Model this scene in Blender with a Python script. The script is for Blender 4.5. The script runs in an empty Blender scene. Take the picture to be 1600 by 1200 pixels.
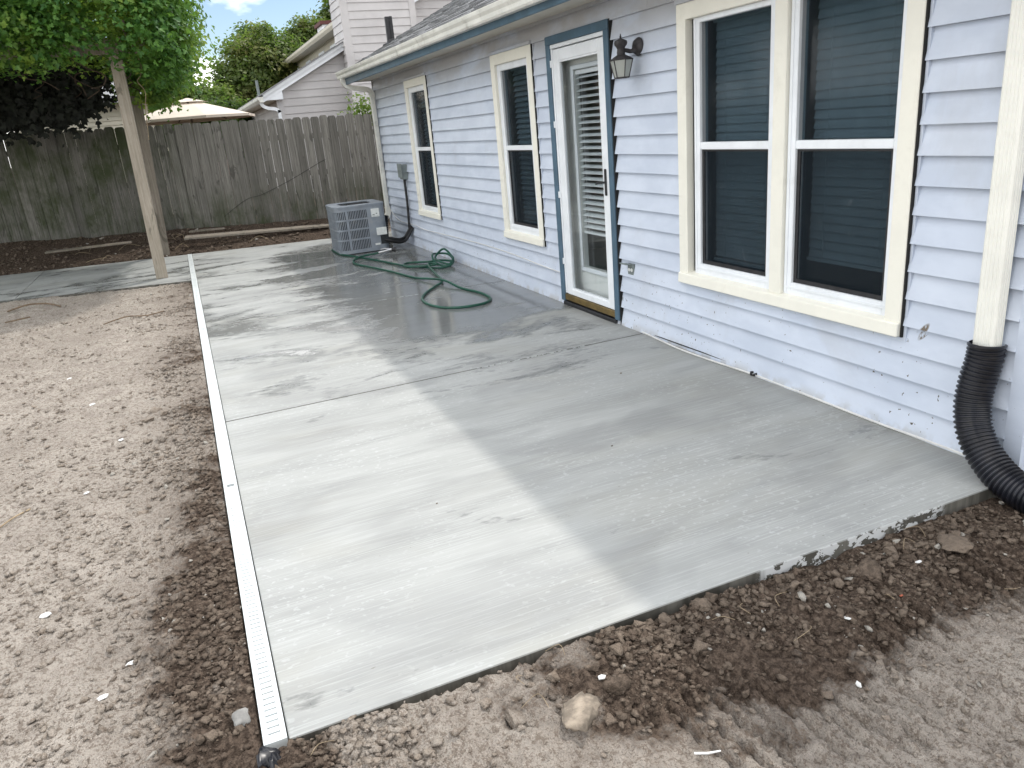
import bpy, bmesh, math, random
import numpy as np
from mathutils import Vector, Matrix, noise as mnoise
random.seed(7); RNG = np.random.default_rng(11)
R = math.radians
scene = bpy.context.scene
COL = scene.collection

# ------------------------------------------------------------------ camera
cam_d = bpy.data.cameras.new('camera'); cam = bpy.data.objects.new('camera', cam_d); COL.objects.link(cam)
cam_d.sensor_width = 36.0; cam_d.lens = 26.846; cam_d.clip_end = 3000; cam_d.clip_start = 0.05
PITCH, YAW, ROLL = -0.3311, 0.3750, -0.0915
fw = Vector((math.cos(PITCH)*math.sin(YAW), math.cos(PITCH)*math.cos(YAW), math.sin(PITCH)))
rt = Vector((math.cos(YAW), -math.sin(YAW), 0)); up = rt.cross(fw)
rt2 = rt*math.cos(ROLL)+up*math.sin(ROLL); up2 = up*math.cos(ROLL)-rt*math.sin(ROLL)
m = Matrix((rt2, up2, -fw)).transposed().to_4x4(); m.translation = Vector((-2.8924, 0, 1.5367))
cam.matrix_world = m
scene.camera = cam

# ------------------------------------------------------------------ sky and sun
SUN = Vector((1.30, 0.75, 2.35)).normalized()
w = bpy.data.worlds.new('World'); scene.world = w; w.use_nodes = True
nt = w.node_tree; nt.nodes.clear()
wo = nt.nodes.new('ShaderNodeOutputWorld'); bg = nt.nodes.new('ShaderNodeBackground')
sk = nt.nodes.new('ShaderNodeTexSky'); sk.sky_type = 'NISHITA'; sk.sun_disc = False
sk.sun_elevation = math.asin(SUN.z); sk.sun_rotation = math.atan2(SUN.x, SUN.y)
sk.air_density = 1.0; sk.dust_density = 0.2; sk.ozone_density = 1.0
tc = nt.nodes.new('ShaderNodeTexCoord')
mp = nt.nodes.new('ShaderNodeMapping'); mp.inputs['Scale'].default_value = (1, 1, 2.4); mp.inputs['Location'].default_value = (0.35, 0.1, 0.2)
nz = nt.nodes.new('ShaderNodeTexNoise'); nz.inputs['Scale'].default_value = 2.6; nz.inputs['Detail'].default_value = 7; nz.inputs['Roughness'].default_value = 0.52
cr = nt.nodes.new('ShaderNodeValToRGB'); cr.color_ramp.elements[0].position = 0.45; cr.color_ramp.elements[1].position = 0.53
mx = nt.nodes.new('ShaderNodeMix'); mx.data_type = 'RGBA'
mx.inputs['B'].default_value = (20.0, 19.8, 19.4, 1)
nt.links.new(tc.outputs['Generated'], mp.inputs['Vector']); nt.links.new(mp.outputs['Vector'], nz.inputs['Vector'])
nt.links.new(nz.outputs['Fac'], cr.inputs['Fac']); nt.links.new(cr.outputs['Color'], mx.inputs['Factor'])
nt.links.new(sk.outputs['Color'], mx.inputs['A']); nt.links.new(mx.outputs['Result'], bg.inputs['Color'])
bg.inputs['Strength'].default_value = 0.15
nt.links.new(bg.outputs['Background'], wo.inputs['Surface'])
sd = bpy.data.lights.new('sun', 'SUN'); so = bpy.data.objects.new('sun', sd); COL.objects.link(so)
sd.energy = 2.2; sd.angle = R(1.6); sd.color = (1.0, 0.95, 0.88)
so.rotation_euler = SUN.to_track_quat('Z', 'Y').to_euler(); so.location = (10, 10, 20)
vs = scene.view_settings; vs.view_transform = 'Standard'; vs.look = 'None'; vs.gamma = 1; vs.use_curve_mapping = False
vs.exposure = -0.06
cy_ = scene.cycles; cy_.max_bounces = 4; cy_.diffuse_bounces = 2; cy_.glossy_bounces = 2; cy_.transmission_bounces = 2; cy_.transparent_max_bounces = 12
cy_.caustics_reflective = False; cy_.caustics_refractive = False

# ------------------------------------------------------------------ node helpers
class NT:
    def __init__(s, name):
        s.m = bpy.data.materials.new(name); s.m.use_nodes = True; s.t = s.m.node_tree; s.t.nodes.clear()
        s.out = s.n('ShaderNodeOutputMaterial'); s.p = s.n('ShaderNodeBsdfPrincipled')
        s.l(s.p.outputs[0], s.out.inputs['Surface'])
    def n(s, t, **k):
        o = s.t.nodes.new(t)
        for a, b in k.items(): setattr(o, a, b)
        return o
    def l(s, a, b): s.t.links.new(a, b)
    def _in(s, sock, v):
        if hasattr(v, 'is_output') or isinstance(v, bpy.types.NodeSocket): s.l(v, sock)
        elif isinstance(v, (tuple, list)): sock.default_value = (*v, 1) if len(v) == 3 and sock.type == 'RGBA' else v
        else: sock.default_value = v
    def pos(s): return s.n('ShaderNodeNewGeometry').outputs['Position']
    def obj(s):
        tcn = s.n('ShaderNodeTexCoord').outputs['Object']; oi = s.n('ShaderNodeObjectInfo').outputs['Random']
        a = s.n('ShaderNodeVectorMath', operation='MULTIPLY_ADD'); c = s.n('ShaderNodeCombineXYZ')
        for i in range(3): s.l(oi, c.inputs[i])
        s.l(c.outputs[0], a.inputs[0]); a.inputs[1].default_value = (37, 53, 71); s.l(tcn, a.inputs[2]); return a.outputs[0]
    def rnd(s): return s.n('ShaderNodeObjectInfo').outputs['Random']
    def xyz(s, v): o = s.n('ShaderNodeSeparateXYZ'); s.l(v, o.inputs[0]); return o.outputs
    def noise(s, vec, scale, detail=4, rough=.55, sc=(1, 1, 1), dist=0, off=(0, 0, 0)):
        mpn = s.n('ShaderNodeMapping'); mpn.inputs['Scale'].default_value = sc; mpn.inputs['Location'].default_value = off; s.l(vec, mpn.inputs['Vector'])
        o = s.n('ShaderNodeTexNoise'); s.l(mpn.outputs[0], o.inputs['Vector'])
        o.inputs['Scale'].default_value = scale; o.inputs['Detail'].default_value = detail; o.inputs['Roughness'].default_value = rough; o.inputs['Distortion'].default_value = dist
        return o.outputs['Fac']
    def voro(s, vec, scale, feature='F1', out='Distance'):
        o = s.n('ShaderNodeTexVoronoi', feature=feature); s.l(vec, o.inputs['Vector']); o.inputs['Scale'].default_value = scale; return o.outputs[out]
    def math(s, op, a, b=0.0, c=None, clamp=False):
        o = s.n('ShaderNodeMath', operation=op, use_clamp=clamp); s._in(o.inputs[0], a); s._in(o.inputs[1], b)
        if c is not None: s._in(o.inputs[2], c)
        return o.outputs[0]
    def ss(s, v, a, b):
        o = s.n('ShaderNodeMapRange', interpolation_type='SMOOTHSTEP'); s._in(o.inputs['Value'], v)
        o.inputs['From Min'].default_value = a; o.inputs['From Max'].default_value = b
        if a > b:
            o.inputs['From Min'].default_value = b; o.inputs['From Max'].default_value = a
            o.inputs['To Min'].default_value = 1; o.inputs['To Max'].default_value = 0
        return o.outputs['Result']
    def mix(s, f, a, b, blend='MIX'):
        o = s.n('ShaderNodeMix', data_type='RGBA', blend_type=blend); s._in(o.inputs['Factor'], f); s._in(o.inputs['A'], a); s._in(o.inputs['B'], b); return o.outputs['Result']
    def bump(s, h, strength=.3, dist=.01, prev=None):
        o = s.n('ShaderNodeBump'); o.inputs['Strength'].default_value = strength; o.inputs['Distance'].default_value = dist; s.l(h, o.inputs['Height'])
        if prev is not None: s.l(prev, o.inputs['Normal'])
        return o.outputs[0]
    def set(s, **k):
        for a, v in k.items(): s._in(s.p.inputs[a.replace('_', ' ')], v)

def simple(name, col, rough=.55, var=.12, scale=6, metal=0, bump=.0, bscale=80, sc=(1, 1, 1), dirt=None, spec=.5, local=False):
    t = NT(name); p = t.obj() if local else t.pos()
    n1 = t.noise(p, scale, 5, .6, sc)
    dark = tuple(c*(1-var) for c in col); lite = tuple(min(1, c*(1+var)) for c in col)
    c = t.mix(t.ss(n1, .35, .65), dark, lite)
    if dirt:
        dcol, amt, dsc = dirt
        c = t.mix(t.math('MULTIPLY', t.ss(t.noise(p, dsc, 6, .65, sc), .52, .72), amt), c, dcol)
    t.set(Base_Color=c, Roughness=rough, Metallic=metal, Specular_IOR_Level=spec)
    if bump: t.set(Normal=t.bump(t.noise(p, bscale, 3, .6, sc), bump, .004))
    return t.m

# ------------------------------------------------------------------ materials
MT = {}
def mk_concrete():
    t = NT('concrete'); p = t.pos(); x, y, z = t.xyz(p)
    broom = t.noise(p, 1, 3, .6, (3.0, 150, 1))
    streak = t.noise(p, 1, 4, .6, (.7, 5.5, 1), .4)
    big = t.noise(p, .9, 4, .6, (.7, 1.5, 1), .5, (3.1, 1.7, 0))
    base = t.mix(t.ss(streak, .32, .68), (.325, .333, .322), (.400, .409, .396))
    base = t.mix(t.math('MULTIPLY', t.ss(big, .48, .64), .5), base, (.345, .342, .308))
    base = t.mix(t.math('MULTIPLY', t.ss(broom, .48, .68), .55), base, (.50, .515, .505))
    # chalky drops and speckle left by the finishing
    spk = t.ss(t.noise(p, 1, 2, .6, (30, 46, 1)), .58, .66)
    base = t.mix(t.math('MULTIPLY', spk, t.math('MULTIPLY', t.ss(t.noise(p, 1.4, 2), .40, .58), .38)), base, (.58, .60, .60))
    # hosed-down water: more of it by the house and around the hose
    n1 = t.noise(p, 1, 5, .60, (.85, 1.75, 1), .8, (7.3, 2.2, 0)); n2 = t.noise(p, 1, 4, .7, (9, 24, 1), .2)
    by = t.math('MULTIPLY', t.ss(y, 4.0, 7.2), t.ss(y, 12.3, 11.0)); bx = t.ss(x, -2.3, -1.1)
    bias = t.math('MULTIPLY', by, t.math('MULTIPLY_ADD', bx, .22, .06))
    damp = t.math('MULTIPLY', t.ss(y, 4.9, 3.6), -.13)
    v = t.math('ADD', t.math('ADD', n1, bias), damp); v = t.math('ADD', v, t.math('MULTIPLY', t.math('SUBTRACT', n2, .5), .42))
    wet = t.ss(v, .54, .63)
    pud = t.ss(v, .62, .69)
    wetc = t.mix(.45, t.mix(1.0, base, (.56, .57, .57), 'MULTIPLY'), (.195, .20, .195))
    c = t.mix(wet, base, wetc)
    # broad faint damp patches in the shade
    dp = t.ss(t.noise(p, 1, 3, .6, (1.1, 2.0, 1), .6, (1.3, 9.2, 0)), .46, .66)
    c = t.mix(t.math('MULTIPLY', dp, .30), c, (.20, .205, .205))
    # darker towards the wall
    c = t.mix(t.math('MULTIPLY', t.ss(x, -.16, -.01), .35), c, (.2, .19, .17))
    gr = t.ss(t.noise(p, 1, 2, .5, (30, 45, 1), 0, (5, 5, 0)), .735, .77)
    c = t.mix(t.math('MULTIPLY', gr, .5), c, (.17, .155, .13))
    # flakes of white residue left on the formed front face
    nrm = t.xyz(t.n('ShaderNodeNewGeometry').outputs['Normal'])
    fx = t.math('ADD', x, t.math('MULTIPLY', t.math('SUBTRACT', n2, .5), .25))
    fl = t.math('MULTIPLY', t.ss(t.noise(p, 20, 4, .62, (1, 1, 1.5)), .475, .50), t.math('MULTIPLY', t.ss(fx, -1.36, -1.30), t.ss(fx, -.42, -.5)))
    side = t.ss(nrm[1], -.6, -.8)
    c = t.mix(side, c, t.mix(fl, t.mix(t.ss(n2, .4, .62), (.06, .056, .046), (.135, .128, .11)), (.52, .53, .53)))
    rough = t.math('SUBTRACT', t.math('SUBTRACT', .80, t.math('MULTIPLY', wet, .38)), t.math('MULTIPLY', pud, .32))
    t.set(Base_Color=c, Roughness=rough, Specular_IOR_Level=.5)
    b = t.math('MULTIPLY', broom, t.math('SUBTRACT', 1.0, t.math('MULTIPLY', pud, .93)))
    t.set(Normal=t.bump(b, .45, .004))
    return t.m
MT['concrete'] = mk_concrete()

def mk_soil(name, clod=False):
    t = NT(name); p = t.pos(); x, y, z = t.xyz(p)
    big = t.noise(p, 1.3, 3, .6); mid = t.noise(p, 7, 4, .65); fine = t.noise(p, 52, 4, .7); vf = t.noise(p, 190, 2, .7)
    dry = t.mix(t.ss(mid, .35, .65), (.365, .322, .278), (.52, .468, .408))
    dry = t.mix(t.math('MULTIPLY', t.ss(fine, .51, .58), .72), dry, (.185, .15, .12))
    dry = t.mix(t.math('MULTIPLY', t.ss(vf, .56, .68), .6), dry, (.60, .54, .47)); dry = t.mix(t.math('MULTIPLY', t.ss(vf, .44, .34), .6), dry, (.13, .10, .078))
    moist = t.mix(t.ss(fine, .35, .68), (.045, .032, .024), (.16, .12, .092))
    # freshly turned, moist earth along the slab, the drain and the fence
    d1 = t.math('MULTIPLY', t.ss(y, 1.05, 1.62), t.ss(x, -3.1, -1.2))
    d1 = t.math('MULTIPLY', d1, t.ss(y, 2.4, 2.2))
    d2 = t.math('MULTIPLY', t.ss(x, -3.55, -3.0), t.math('MULTIPLY', t.ss(x, -2.7, -2.9), t.math('MULTIPLY_ADD', t.ss(y, 5.5, 1.5), .35, .42)))
    d3 = t.ss(y, 12.2, 12.9)
    d4 = t.math('MULTIPLY', t.math('MULTIPLY', t.ss(y, 1.9, 1.6), t.ss(x, -3.4, -2.8)), .25)
    d = t.math('MAXIMUM', t.math('MAXIMUM', d1, d2), t.math('MAXIMUM', d3, d4))
    v = t.math('ADD', t.math('MULTIPLY', d, .50), t.math('ADD', t.math('MULTIPLY', big, .55), t.math('MULTIPLY', mid, .60)))
    mo = t.math('ADD', t.ss(v, .74, .93), t.math('MULTIPLY', t.ss(v, .54, .72), .22), 0.0, True)
    c = t.mix(mo, dry, moist)
    if clod:
        r = t.n('ShaderNodeNewGeometry').outputs['Random Per Island']
        c = t.mix(t.math('MULTIPLY', r, .55), c, (.34, .275, .215)); c = t.mix(t.ss(r, .985, .987), c, (.46, .43, .38))
    t.set(Base_Color=c, Roughness=.95, Specular_IOR_Level=.15)
    h = t.math('ADD', t.math('MULTIPLY', fine, 1.0), t.math('MULTIPLY', vf, .5))
    t.set(Normal=t.bump(h, 1.0, .016))
    return t.m
MT['soil'] = mk_soil('soil'); MT['clod'] = mk_soil('soil_clods', True)

def mk_siding(name, a, b, stain):
    t = NT(name); p = t.pos(); x, y, z = t.xyz(p); r = t.rnd()
    n = t.noise(p, 2.2, 5, .6, (1, 1, 2.2)); g = t.noise(p, 1, 4, .6, (1, 7, 160))
    c = t.mix(t.ss(n, .35, .65), a, b)
    c = t.mix(t.math('MULTIPLY', r, .12), c, (.9, .92, .95))
    # grey grime streaks running down and splashed mud low on the wall
    st = t.ss(t.noise(p, 1, 6, .65, (1, 1.7, .9), .6), .52, .7)
    c = t.mix(t.math('MULTIPLY', st, .30), c, stain)
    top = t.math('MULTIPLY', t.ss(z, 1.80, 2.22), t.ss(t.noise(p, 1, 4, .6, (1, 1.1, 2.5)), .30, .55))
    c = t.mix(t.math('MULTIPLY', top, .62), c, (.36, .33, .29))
    sp = t.math('MULTIPLY', t.ss(t.noise(p, 44, 2, .5), .70, .72), t.math('MULTIPLY', t.ss(z, .60, .25), t.ss(t.noise(p, 2.6, 2), .44, .56)))
    c = t.mix(sp, c, (.10, .085, .07))
    sy = t.math('ADD', y, t.math('MULTIPLY', t.math('SUBTRACT', z, .50), .55)); dd = t.math('ADD', t.math('POWER', t.math('DIVIDE', t.math('SUBTRACT', sy, 2.315), .020), 2.0), t.math('POWER', t.math('DIVIDE', t.math('SUBTRACT', z, .50), .045), 2.0))
    c = t.mix(t.math('MULTIPLY', t.ss(dd, 1.2, .5), t.ss(t.noise(p, 60, 3, .6, (1, 1, .35)), .42, .55)), c, (.16, .13, .10))
    low = t.math('MULTIPLY', t.ss(z, .07, -.01), t.ss(t.noise(p, 9, 3, .65), .42, .6))
    c = t.mix(t.math('MULTIPLY', low, .6), c, (.38, .36, .32))
    t.set(Base_Color=c, Roughness=.5, Specular_IOR_Level=.35); t.set(Normal=t.bump(g, .10, .003))
    return t.m
MT['siding'] = mk_siding('house_siding', (.525, .585, .69), (.605, .665, .77), (.44, .455, .48))
MT['nsiding'] = simple('neighbour_siding', (.54, .52, .515), .55, .07, 1.5, bump=.08, bscale=30)
MT['cream'] = simple('cream_paint', (.87, .85, .755), .5, .03, 5, dirt=((.55, .52, .44), .25, 5))
MT['white'] = simple('white_vinyl', (.84, .87, .90), .4, .04, 4, dirt=((.5, .5, .48), .2, 6))
MT['doorwhite'] = simple('door_white', (.80, .81, .78), .42, .04, 3, dirt=((.4, .39, .35), .3, 3))
MT['gutter'] = simple('gutter_metal', (.76, .755, .70), .45, .08, 3, dirt=((.33, .31, .27), .55, 5))
MT['blue'] = simple('slate_blue_paint', (.075, .135, .19), .5, .12, 6)
MT['soffit'] = simple('soffit_cream', (.60, .57, .50), .6, .06, 3)
MT['brass'] = simple('brass_threshold', (.20, .14, .05), .4, .2, 12, metal=.5)
MT['black'] = simple('black_metal', (.016, .016, .018), .45, .3, 20)
MT['lampmetal'] = simple('weathered_bronze', (.035, .032, .034), .62, .35, 30, bump=.2)
MT['rubber'] = simple('black_rubber', (.014, .014, .015), .6, .3, 15)
MT['pipe'] = simple('black_corrugated_plastic', (.010, .011, .016), .32, .3, 10, dirt=((.07, .062, .055), .22, 14))
MT['hose'] = simple('green_hose', (.006, .070, .042), .45, .15, 20)
MT['chrome'] = simple('nozzle_metal', (.5, .5, .5), .3, .1, 10, metal=.9)
MT['acgrey'] = simple('ac_grey_paint', (.235, .265, .30), .5, .1, 6, dirt=((.40, .39, .36), .3, 9))
MT['acdark'] = simple('ac_coil_dark', (.014, .017, .021), .6, .3, 40)
MT['paper'] = simple('label_paper', (.72, .74, .72), .7, .05, 30)
MT['boxgrey'] = simple('utility_grey', (.19, .22, .215), .55, .1, 10)
MT['plastic'] = simple('drain_plastic', (.68, .72, .72), .45, .05, 5, dirt=((.5, .48, .44), .30, 5))
MT['dark'] = simple('dark_void', (.012, .012, .012), .9, .1, 5)
MT['interior'] = simple('room_plaster', (.30, .29, .27), .9, .05, 2)
MT['wirewhite'] = simple('white_cable', (.7, .7, .68), .5, .06, 10)
MT['canvas'] = simple('canvas_beige', (.66, .58, .49), .85, .05, 3)
MT['blind'] = simple('blind_slat', (.78, .80, .81), .55, .05, 10)
MT['chip'] = simple('white_chip', (.75, .75, .73), .7, .1, 30)
MT['twig'] = simple('twig_bark', (.16, .115, .075), .85, .3, 30)
MT['straw'] = simple('dry_root', (.36, .28, .18), .85, .2, 30)
MT['cement'] = simple('cement_spill', (.27, .265, .25), .9, .2, 18, bump=.8, bscale=70)
MT['paleclod'] = simple('pale_dry_clay', (.30, .25, .195), .95, .35, 22, bump=1.0, bscale=70)
MT['brick'] = simple('orange_chip', (.33, .09, .05), .8, .2, 30)
MT['redcap'] = simple('chimney_cap_brown', (.11, .035, .03), .7, .1, 10)
MT['spout'] = simple('pale_downspout', (.86, .855, .79), .45, .03, 6, dirt=((.6, .58, .5), .2, 7))
MT['cream2'] = simple('neighbour_cream', (.60, .56, .46), .6, .05, 4)

def mk_shingle():
    t = NT('roof_shingle'); p = t.pos(); r = t.n('ShaderNodeNewGeometry').outputs['Random Per Island']
    g = t.noise(p, 140, 2, .6); c = t.mix(r, (.085, .09, .095), (.27, .275, .285)); c = t.mix(t.ss(g, .4, .65), c, (.33, .335, .34))
    t.set(Base_Color=c, Roughness=.95); t.set(Normal=t.bump(g, .5, .004)); return t.m
MT['shingle'] = mk_shingle()

def mk_wood(name, a, b, moss_shade=0, knots=True):
    t = NT(name); p = t.obj(); wp = t.pos(); z = t.xyz(wp)[2]; r = t.rnd()
    g = t.noise(p, 1, 5, .65, (46, 46, 1.5), .8); g2 = t.noise(p, 1, 4, .6, (150, 150, 4)); k = t.noise(p, 1, 3, .6, (7, 7, 2.2), 1.4)
    c = t.mix(t.ss(g, .32, .68), a, b)
    c = t.mix(t.math('MULTIPLY', t.ss(g2, .55, .7), .5), c, tuple(q*.45 for q in a))
    c = t.mix(t.math('MULTIPLY', r, .60), c, tuple(q*.55 for q in a))
    c = t.mix(t.math('MULTIPLY', t.ss(k, .60, .68), .55), c, tuple(q*.3 for q in a))
    if moss_shade:
        mm = t.math('MULTIPLY', t.ss(t.noise(wp, 2.6, 5, .72, (1, 1, .55)), .34, .70), t.math('MAXIMUM', t.ss(z, 1.1, .25), t.ss(t.xyz(wp)[0], -2.4, -3.6))); c = t.mix(t.math('MULTIPLY', mm, moss_shade), c, (.045, .062, .022))  # moss low down; the sideways term paints in the canopy's shade
    t.set(Base_Color=c, Roughness=.88, Specular_IOR_Level=.2); t.set(Normal=t.bump(t.math('ADD', g, g2), .5, .006))
    return t.m
MT['fence'] = mk_wood('weathered_fence_wood', (.155, .148, .134), (.315, .302, .275), .85)
MT['post'] = mk_wood('weathered_post_wood', (.40, .345, .28), (.56, .50, .42), .25)
MT['post2'] = mk_wood('grey_post_wood', (.23, .195, .16), (.36, .315, .265), .3)
MT['plank'] = mk_wood('lying_plank_wood', (.28, .245, .20), (.40, .355, .30), 0)
MT['bark'] = mk_wood('tree_bark', (.075, .055, .042), (.13, .10, .08), 0)

def mk_leaf(name, a, b, cc, hi):
    t = NT(name); p = t.pos(); r = t.n('ShaderNodeNewGeometry').outputs['Random Per Island']
    n = t.noise(p, hi, 3, .6); c = t.mix(r, a, b); c = t.mix(t.ss(n, .48, .66), c, cc)
    t.set(Base_Color=c, Roughness=.5, Specular_IOR_Level=.35)
    tr = t.n('ShaderNodeBsdfTranslucent'); t.l(t.mix(.5, c, (.25, .44, .06)), tr.inputs['Color'])
    ms = t.n('ShaderNodeMixShader'); ms.inputs[0].default_value = .46
    t.l(t.p.outputs[0], ms.inputs[1]); t.l(tr.outputs[0], ms.inputs[2]); t.l(ms.outputs[0], t.out.inputs['Surface'])
    return t.m
MT['vine'] = mk_leaf('vine_leaf', (.032, .11, .03), (.115, .25, .045), (.32, .42, .065), 1.0)
MT['shadeleaf'] = simple('shade_dark_leaf', (.011, .014, .009), .8, .5, 9)  # near-black, so the leaf colour itself holds the shade under the vine
MT['leafA'] = mk_leaf('tree_leaf_olive', (.05, .085, .02), (.14, .175, .045), (.21, .205, .07), .8)
MT['leafB'] = mk_leaf('tree_leaf_dark', (.025, .055, .018), (.07, .11, .03), (.10, .14, .04), .6)
MT['leafC'] = mk_leaf('tree_leaf_light', (.07, .13, .025), (.16, .22, .05), (.21, .25, .07), .8)

def mk_glass(name, tint, refl=1.0, rg=.03):
    t = NT(name); tr = t.n('ShaderNodeBsdfTransparent'); tr.inputs[0].default_value = (*tint, 1)
    gl = t.n('ShaderNodeBsdfGlossy'); gl.inputs['Roughness'].default_value = rg
    lw = t.n('ShaderNodeLayerWeight'); lw.inputs['Blend'].default_value = .5
    fr = t.math('MULTIPLY_ADD', t.math('POWER', lw.outputs['Facing'], 5.0), .96, .04)
    ms = t.n('ShaderNodeMixShader'); t.l(t.math('MULTIPLY', fr, refl), ms.inputs[0]); t.l(tr.outputs[0], ms.inputs[1]); t.l(gl.outputs[0], ms.inputs[2]); t.l(ms.outputs[0], t.out.inputs['Surface'])
    return t.m
MT['glass'] = mk_glass('window_glass', (.965, .98, .985)); MT['tint'] = mk_glass('tinted_window_glass', (.66, .74, .78), .95, .10)
def mk_screen(name='insect_screen', open_=.63):
    t = NT(name); p = t.pos(); tr = t.n('ShaderNodeBsdfTransparent')
    sc = t.ss(t.noise(p, 1, 4, .6, (1, 9, 3.2), 2.2, (0, 4, 1)), .66, .72)
    sc = t.math('MULTIPLY', sc, t.ss(t.xyz(p)[2], 1.25, .8))
    c = t.mix(t.math('MULTIPLY', sc, .22), (.010, .017, .024), (.5, .52, .52))
    t.set(Base_Color=c, Roughness=.7, Specular_IOR_Level=.2)
    ms = t.n('ShaderNodeMixShader'); ms.inputs[0].default_value = open_; t.l(t.p.outputs[0], ms.inputs[1]); t.l(tr.outputs[0], ms.inputs[2]); t.l(ms.outputs[0], t.out.inputs['Surface'])
    return t.m
MT['screen'] = mk_screen(); MT['finescreen'] = mk_screen('fine_screen', .76)
def mk_frost():
    t = NT('seeded_lamp_glass'); tr = t.n('ShaderNodeBsdfTransparent'); tr.inputs[0].default_value = (.85, .86, .84, 1)
    t.set(Base_Color=(.62, .64, .60), Roughness=.12); ms = t.n('ShaderNodeMixShader'); ms.inputs[0].default_value = .5
    t.l(t.p.outputs[0], ms.inputs[1]); t.l(tr.outputs[0], ms.inputs[2]); t.l(ms.outputs[0], t.out.inputs['Surface']); return t.m
MT['frost'] = mk_frost()

# ------------------------------------------------------------------ object helpers
def tag(o, label=None, cat=None, group=None, kind=None):
    if label: o['label'] = label
    if cat: o['category'] = cat
    if group: o['group'] = group
    if kind: o['kind'] = kind
    return o
def empty(name, loc, label, cat, group=None):
    o = bpy.data.objects.new(name, None); COL.objects.link(o); o.location = loc; o.empty_display_size = .1
    return tag(o, label, cat, group)
def wloc(o):
    v = Vector((0, 0, 0))
    while o is not None: v += o.location; o = o.parent
    return v
def link(name, me, mat=None, parent=None, loc=None):
    o = bpy.data.objects.new(name, me); COL.objects.link(o)
    if mat is not None and not me.materials: me.materials.append(MT[mat] if isinstance(mat, str) else mat)
    if parent is not None: o.parent = parent
    if loc is not None: o.location = Vector(loc) - (wloc(parent) if parent is not None else Vector((0, 0, 0)))
    return o
def smooth(me, ang=40):
    me.polygons.foreach_set('use_smooth', [True]*len(me.polygons))
    try: me.set_sharp_from_angle(angle=R(ang))
    except Exception: pass
class MB:
    """collects geometry in world coordinates; build() makes ONE mesh object"""
    def __init__(s): s.v = []; s.f = []
    def add(s, v, f):
        b = len(s.v); s.v += [tuple(q) for q in v]; s.f += [tuple(i+b for i in q) for q in f]; return s
    def box(s, a, b):
        (x0, y0, z0), (x1, y1, z1) = a, b
        x0, x1 = sorted((x0, x1)); y0, y1 = sorted((y0, y1)); z0, z1 = sorted((z0, z1))
        return s.add([(x0, y0, z0), (x1, y0, z0), (x1, y1, z0), (x0, y1, z0), (x0, y0, z1), (x1, y0, z1), (x1, y1, z1), (x0, y1, z1)],
                     [(0, 3, 2, 1), (4, 5, 6, 7), (0, 1, 5, 4), (1, 2, 6, 5), (2, 3, 7, 6), (3, 0, 4, 7)])
    def hexa(s, p): return s.add(p, [(0, 3, 2, 1), (4, 5, 6, 7), (0, 1, 5, 4), (1, 2, 6, 5), (2, 3, 7, 6), (3, 0, 4, 7)])
    def prism(s, poly, ax, a, b):
        """extrude 2-D polygon along axis ax from a to b (poly in the two other axes, in order)"""
        n = len(poly)
        def P(q, t): q = list(q); q.insert(ax, t); return tuple(q)
        v = [P(q, a) for q in poly]+[P(q, b) for q in poly]
        f = [tuple(range(n)), tuple(range(2*n-1, n-1, -1))]+[(i, n+i, n+(i+1) % n, (i+1) % n) for i in range(n)]
        return s.add(v, f)
    def tube(s, path, rad, n=8, cap=True):
        path = [Vector(q) for q in path]; k = len(path)
        if not hasattr(rad, '__len__'): rad = [rad]*k
        T = [(path[min(i+1, k-1)]-path[max(i-1, 0)]).normalized() for i in range(k)]
        a = Vector((0, 0, 1)) if abs(T[0].z) < .9 else Vector((1, 0, 0)); u = (a-T[0]*a.dot(T[0])).normalized()
        v = []
        for i in range(k):
            u = (u-T[i]*u.dot(T[i])).normalized(); q = T[i].cross(u)
            for j in range(n):
                th = 2*math.pi*j/n; v.append(path[i]+(u*math.cos(th)+q*math.sin(th))*rad[i])
        f = [(i*n+j, i*n+(j+1) % n, (i+1)*n+(j+1) % n, (i+1)*n+j) for i in range(k-1) for j in range(n)]
        if cap: f += [tuple(range(n-1, -1, -1)), tuple((k-1)*n+j for j in range(n))]
        return s.add(v, f)
    def lathe(s, prof, c, n=16, axis='z'):
        v = []; k = len(prof)
        for r, h in prof:
            for j in range(n):
                th = 2*math.pi*j/n; a, b = r*math.cos(th), r*math.sin(th)
                q = (a, b, h) if axis == 'z' else ((h, a, b) if axis == 'x' else (a, h, b))
                v.append((c[0]+q[0], c[1]+q[1], c[2]+q[2]))
        f = [(i*n+j, i*n+(j+1) % n, (i+1)*n+(j+1) % n, (i+1)*n+j) for i in range(k-1) for j in range(n)]
        f += [tuple(range(n-1, -1, -1)), tuple((k-1)*n+j for j in range(n))]
        return s.add(v, f)
    def mesh(s, name, off=(0, 0, 0), bev=0, sm=False):
        me = bpy.data.meshes.new(name); o = Vector(off); me.from_pydata([Vector(q)-o for q in s.v], [], s.f)
        bm = bmesh.new(); bm.from_mesh(me); bmesh.ops.recalc_face_normals(bm, faces=bm.faces)
        if bev: bmesh.ops.bevel(bm, geom=[e for e in bm.edges if e.calc_face_angle(0) > .6], offset=bev, segments=1, affect='EDGES', profile=.6)
        bm.to_mesh(me); bm.free(); me.validate()
        if sm: smooth(me)
        return me
    def build(s, name, mat, parent=None, bev=0, sm=False):
        off = wloc(parent) if parent is not None else Vector((0, 0, 0))
        return link(name, s.mesh(name, off, bev, sm), mat, parent)
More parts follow.
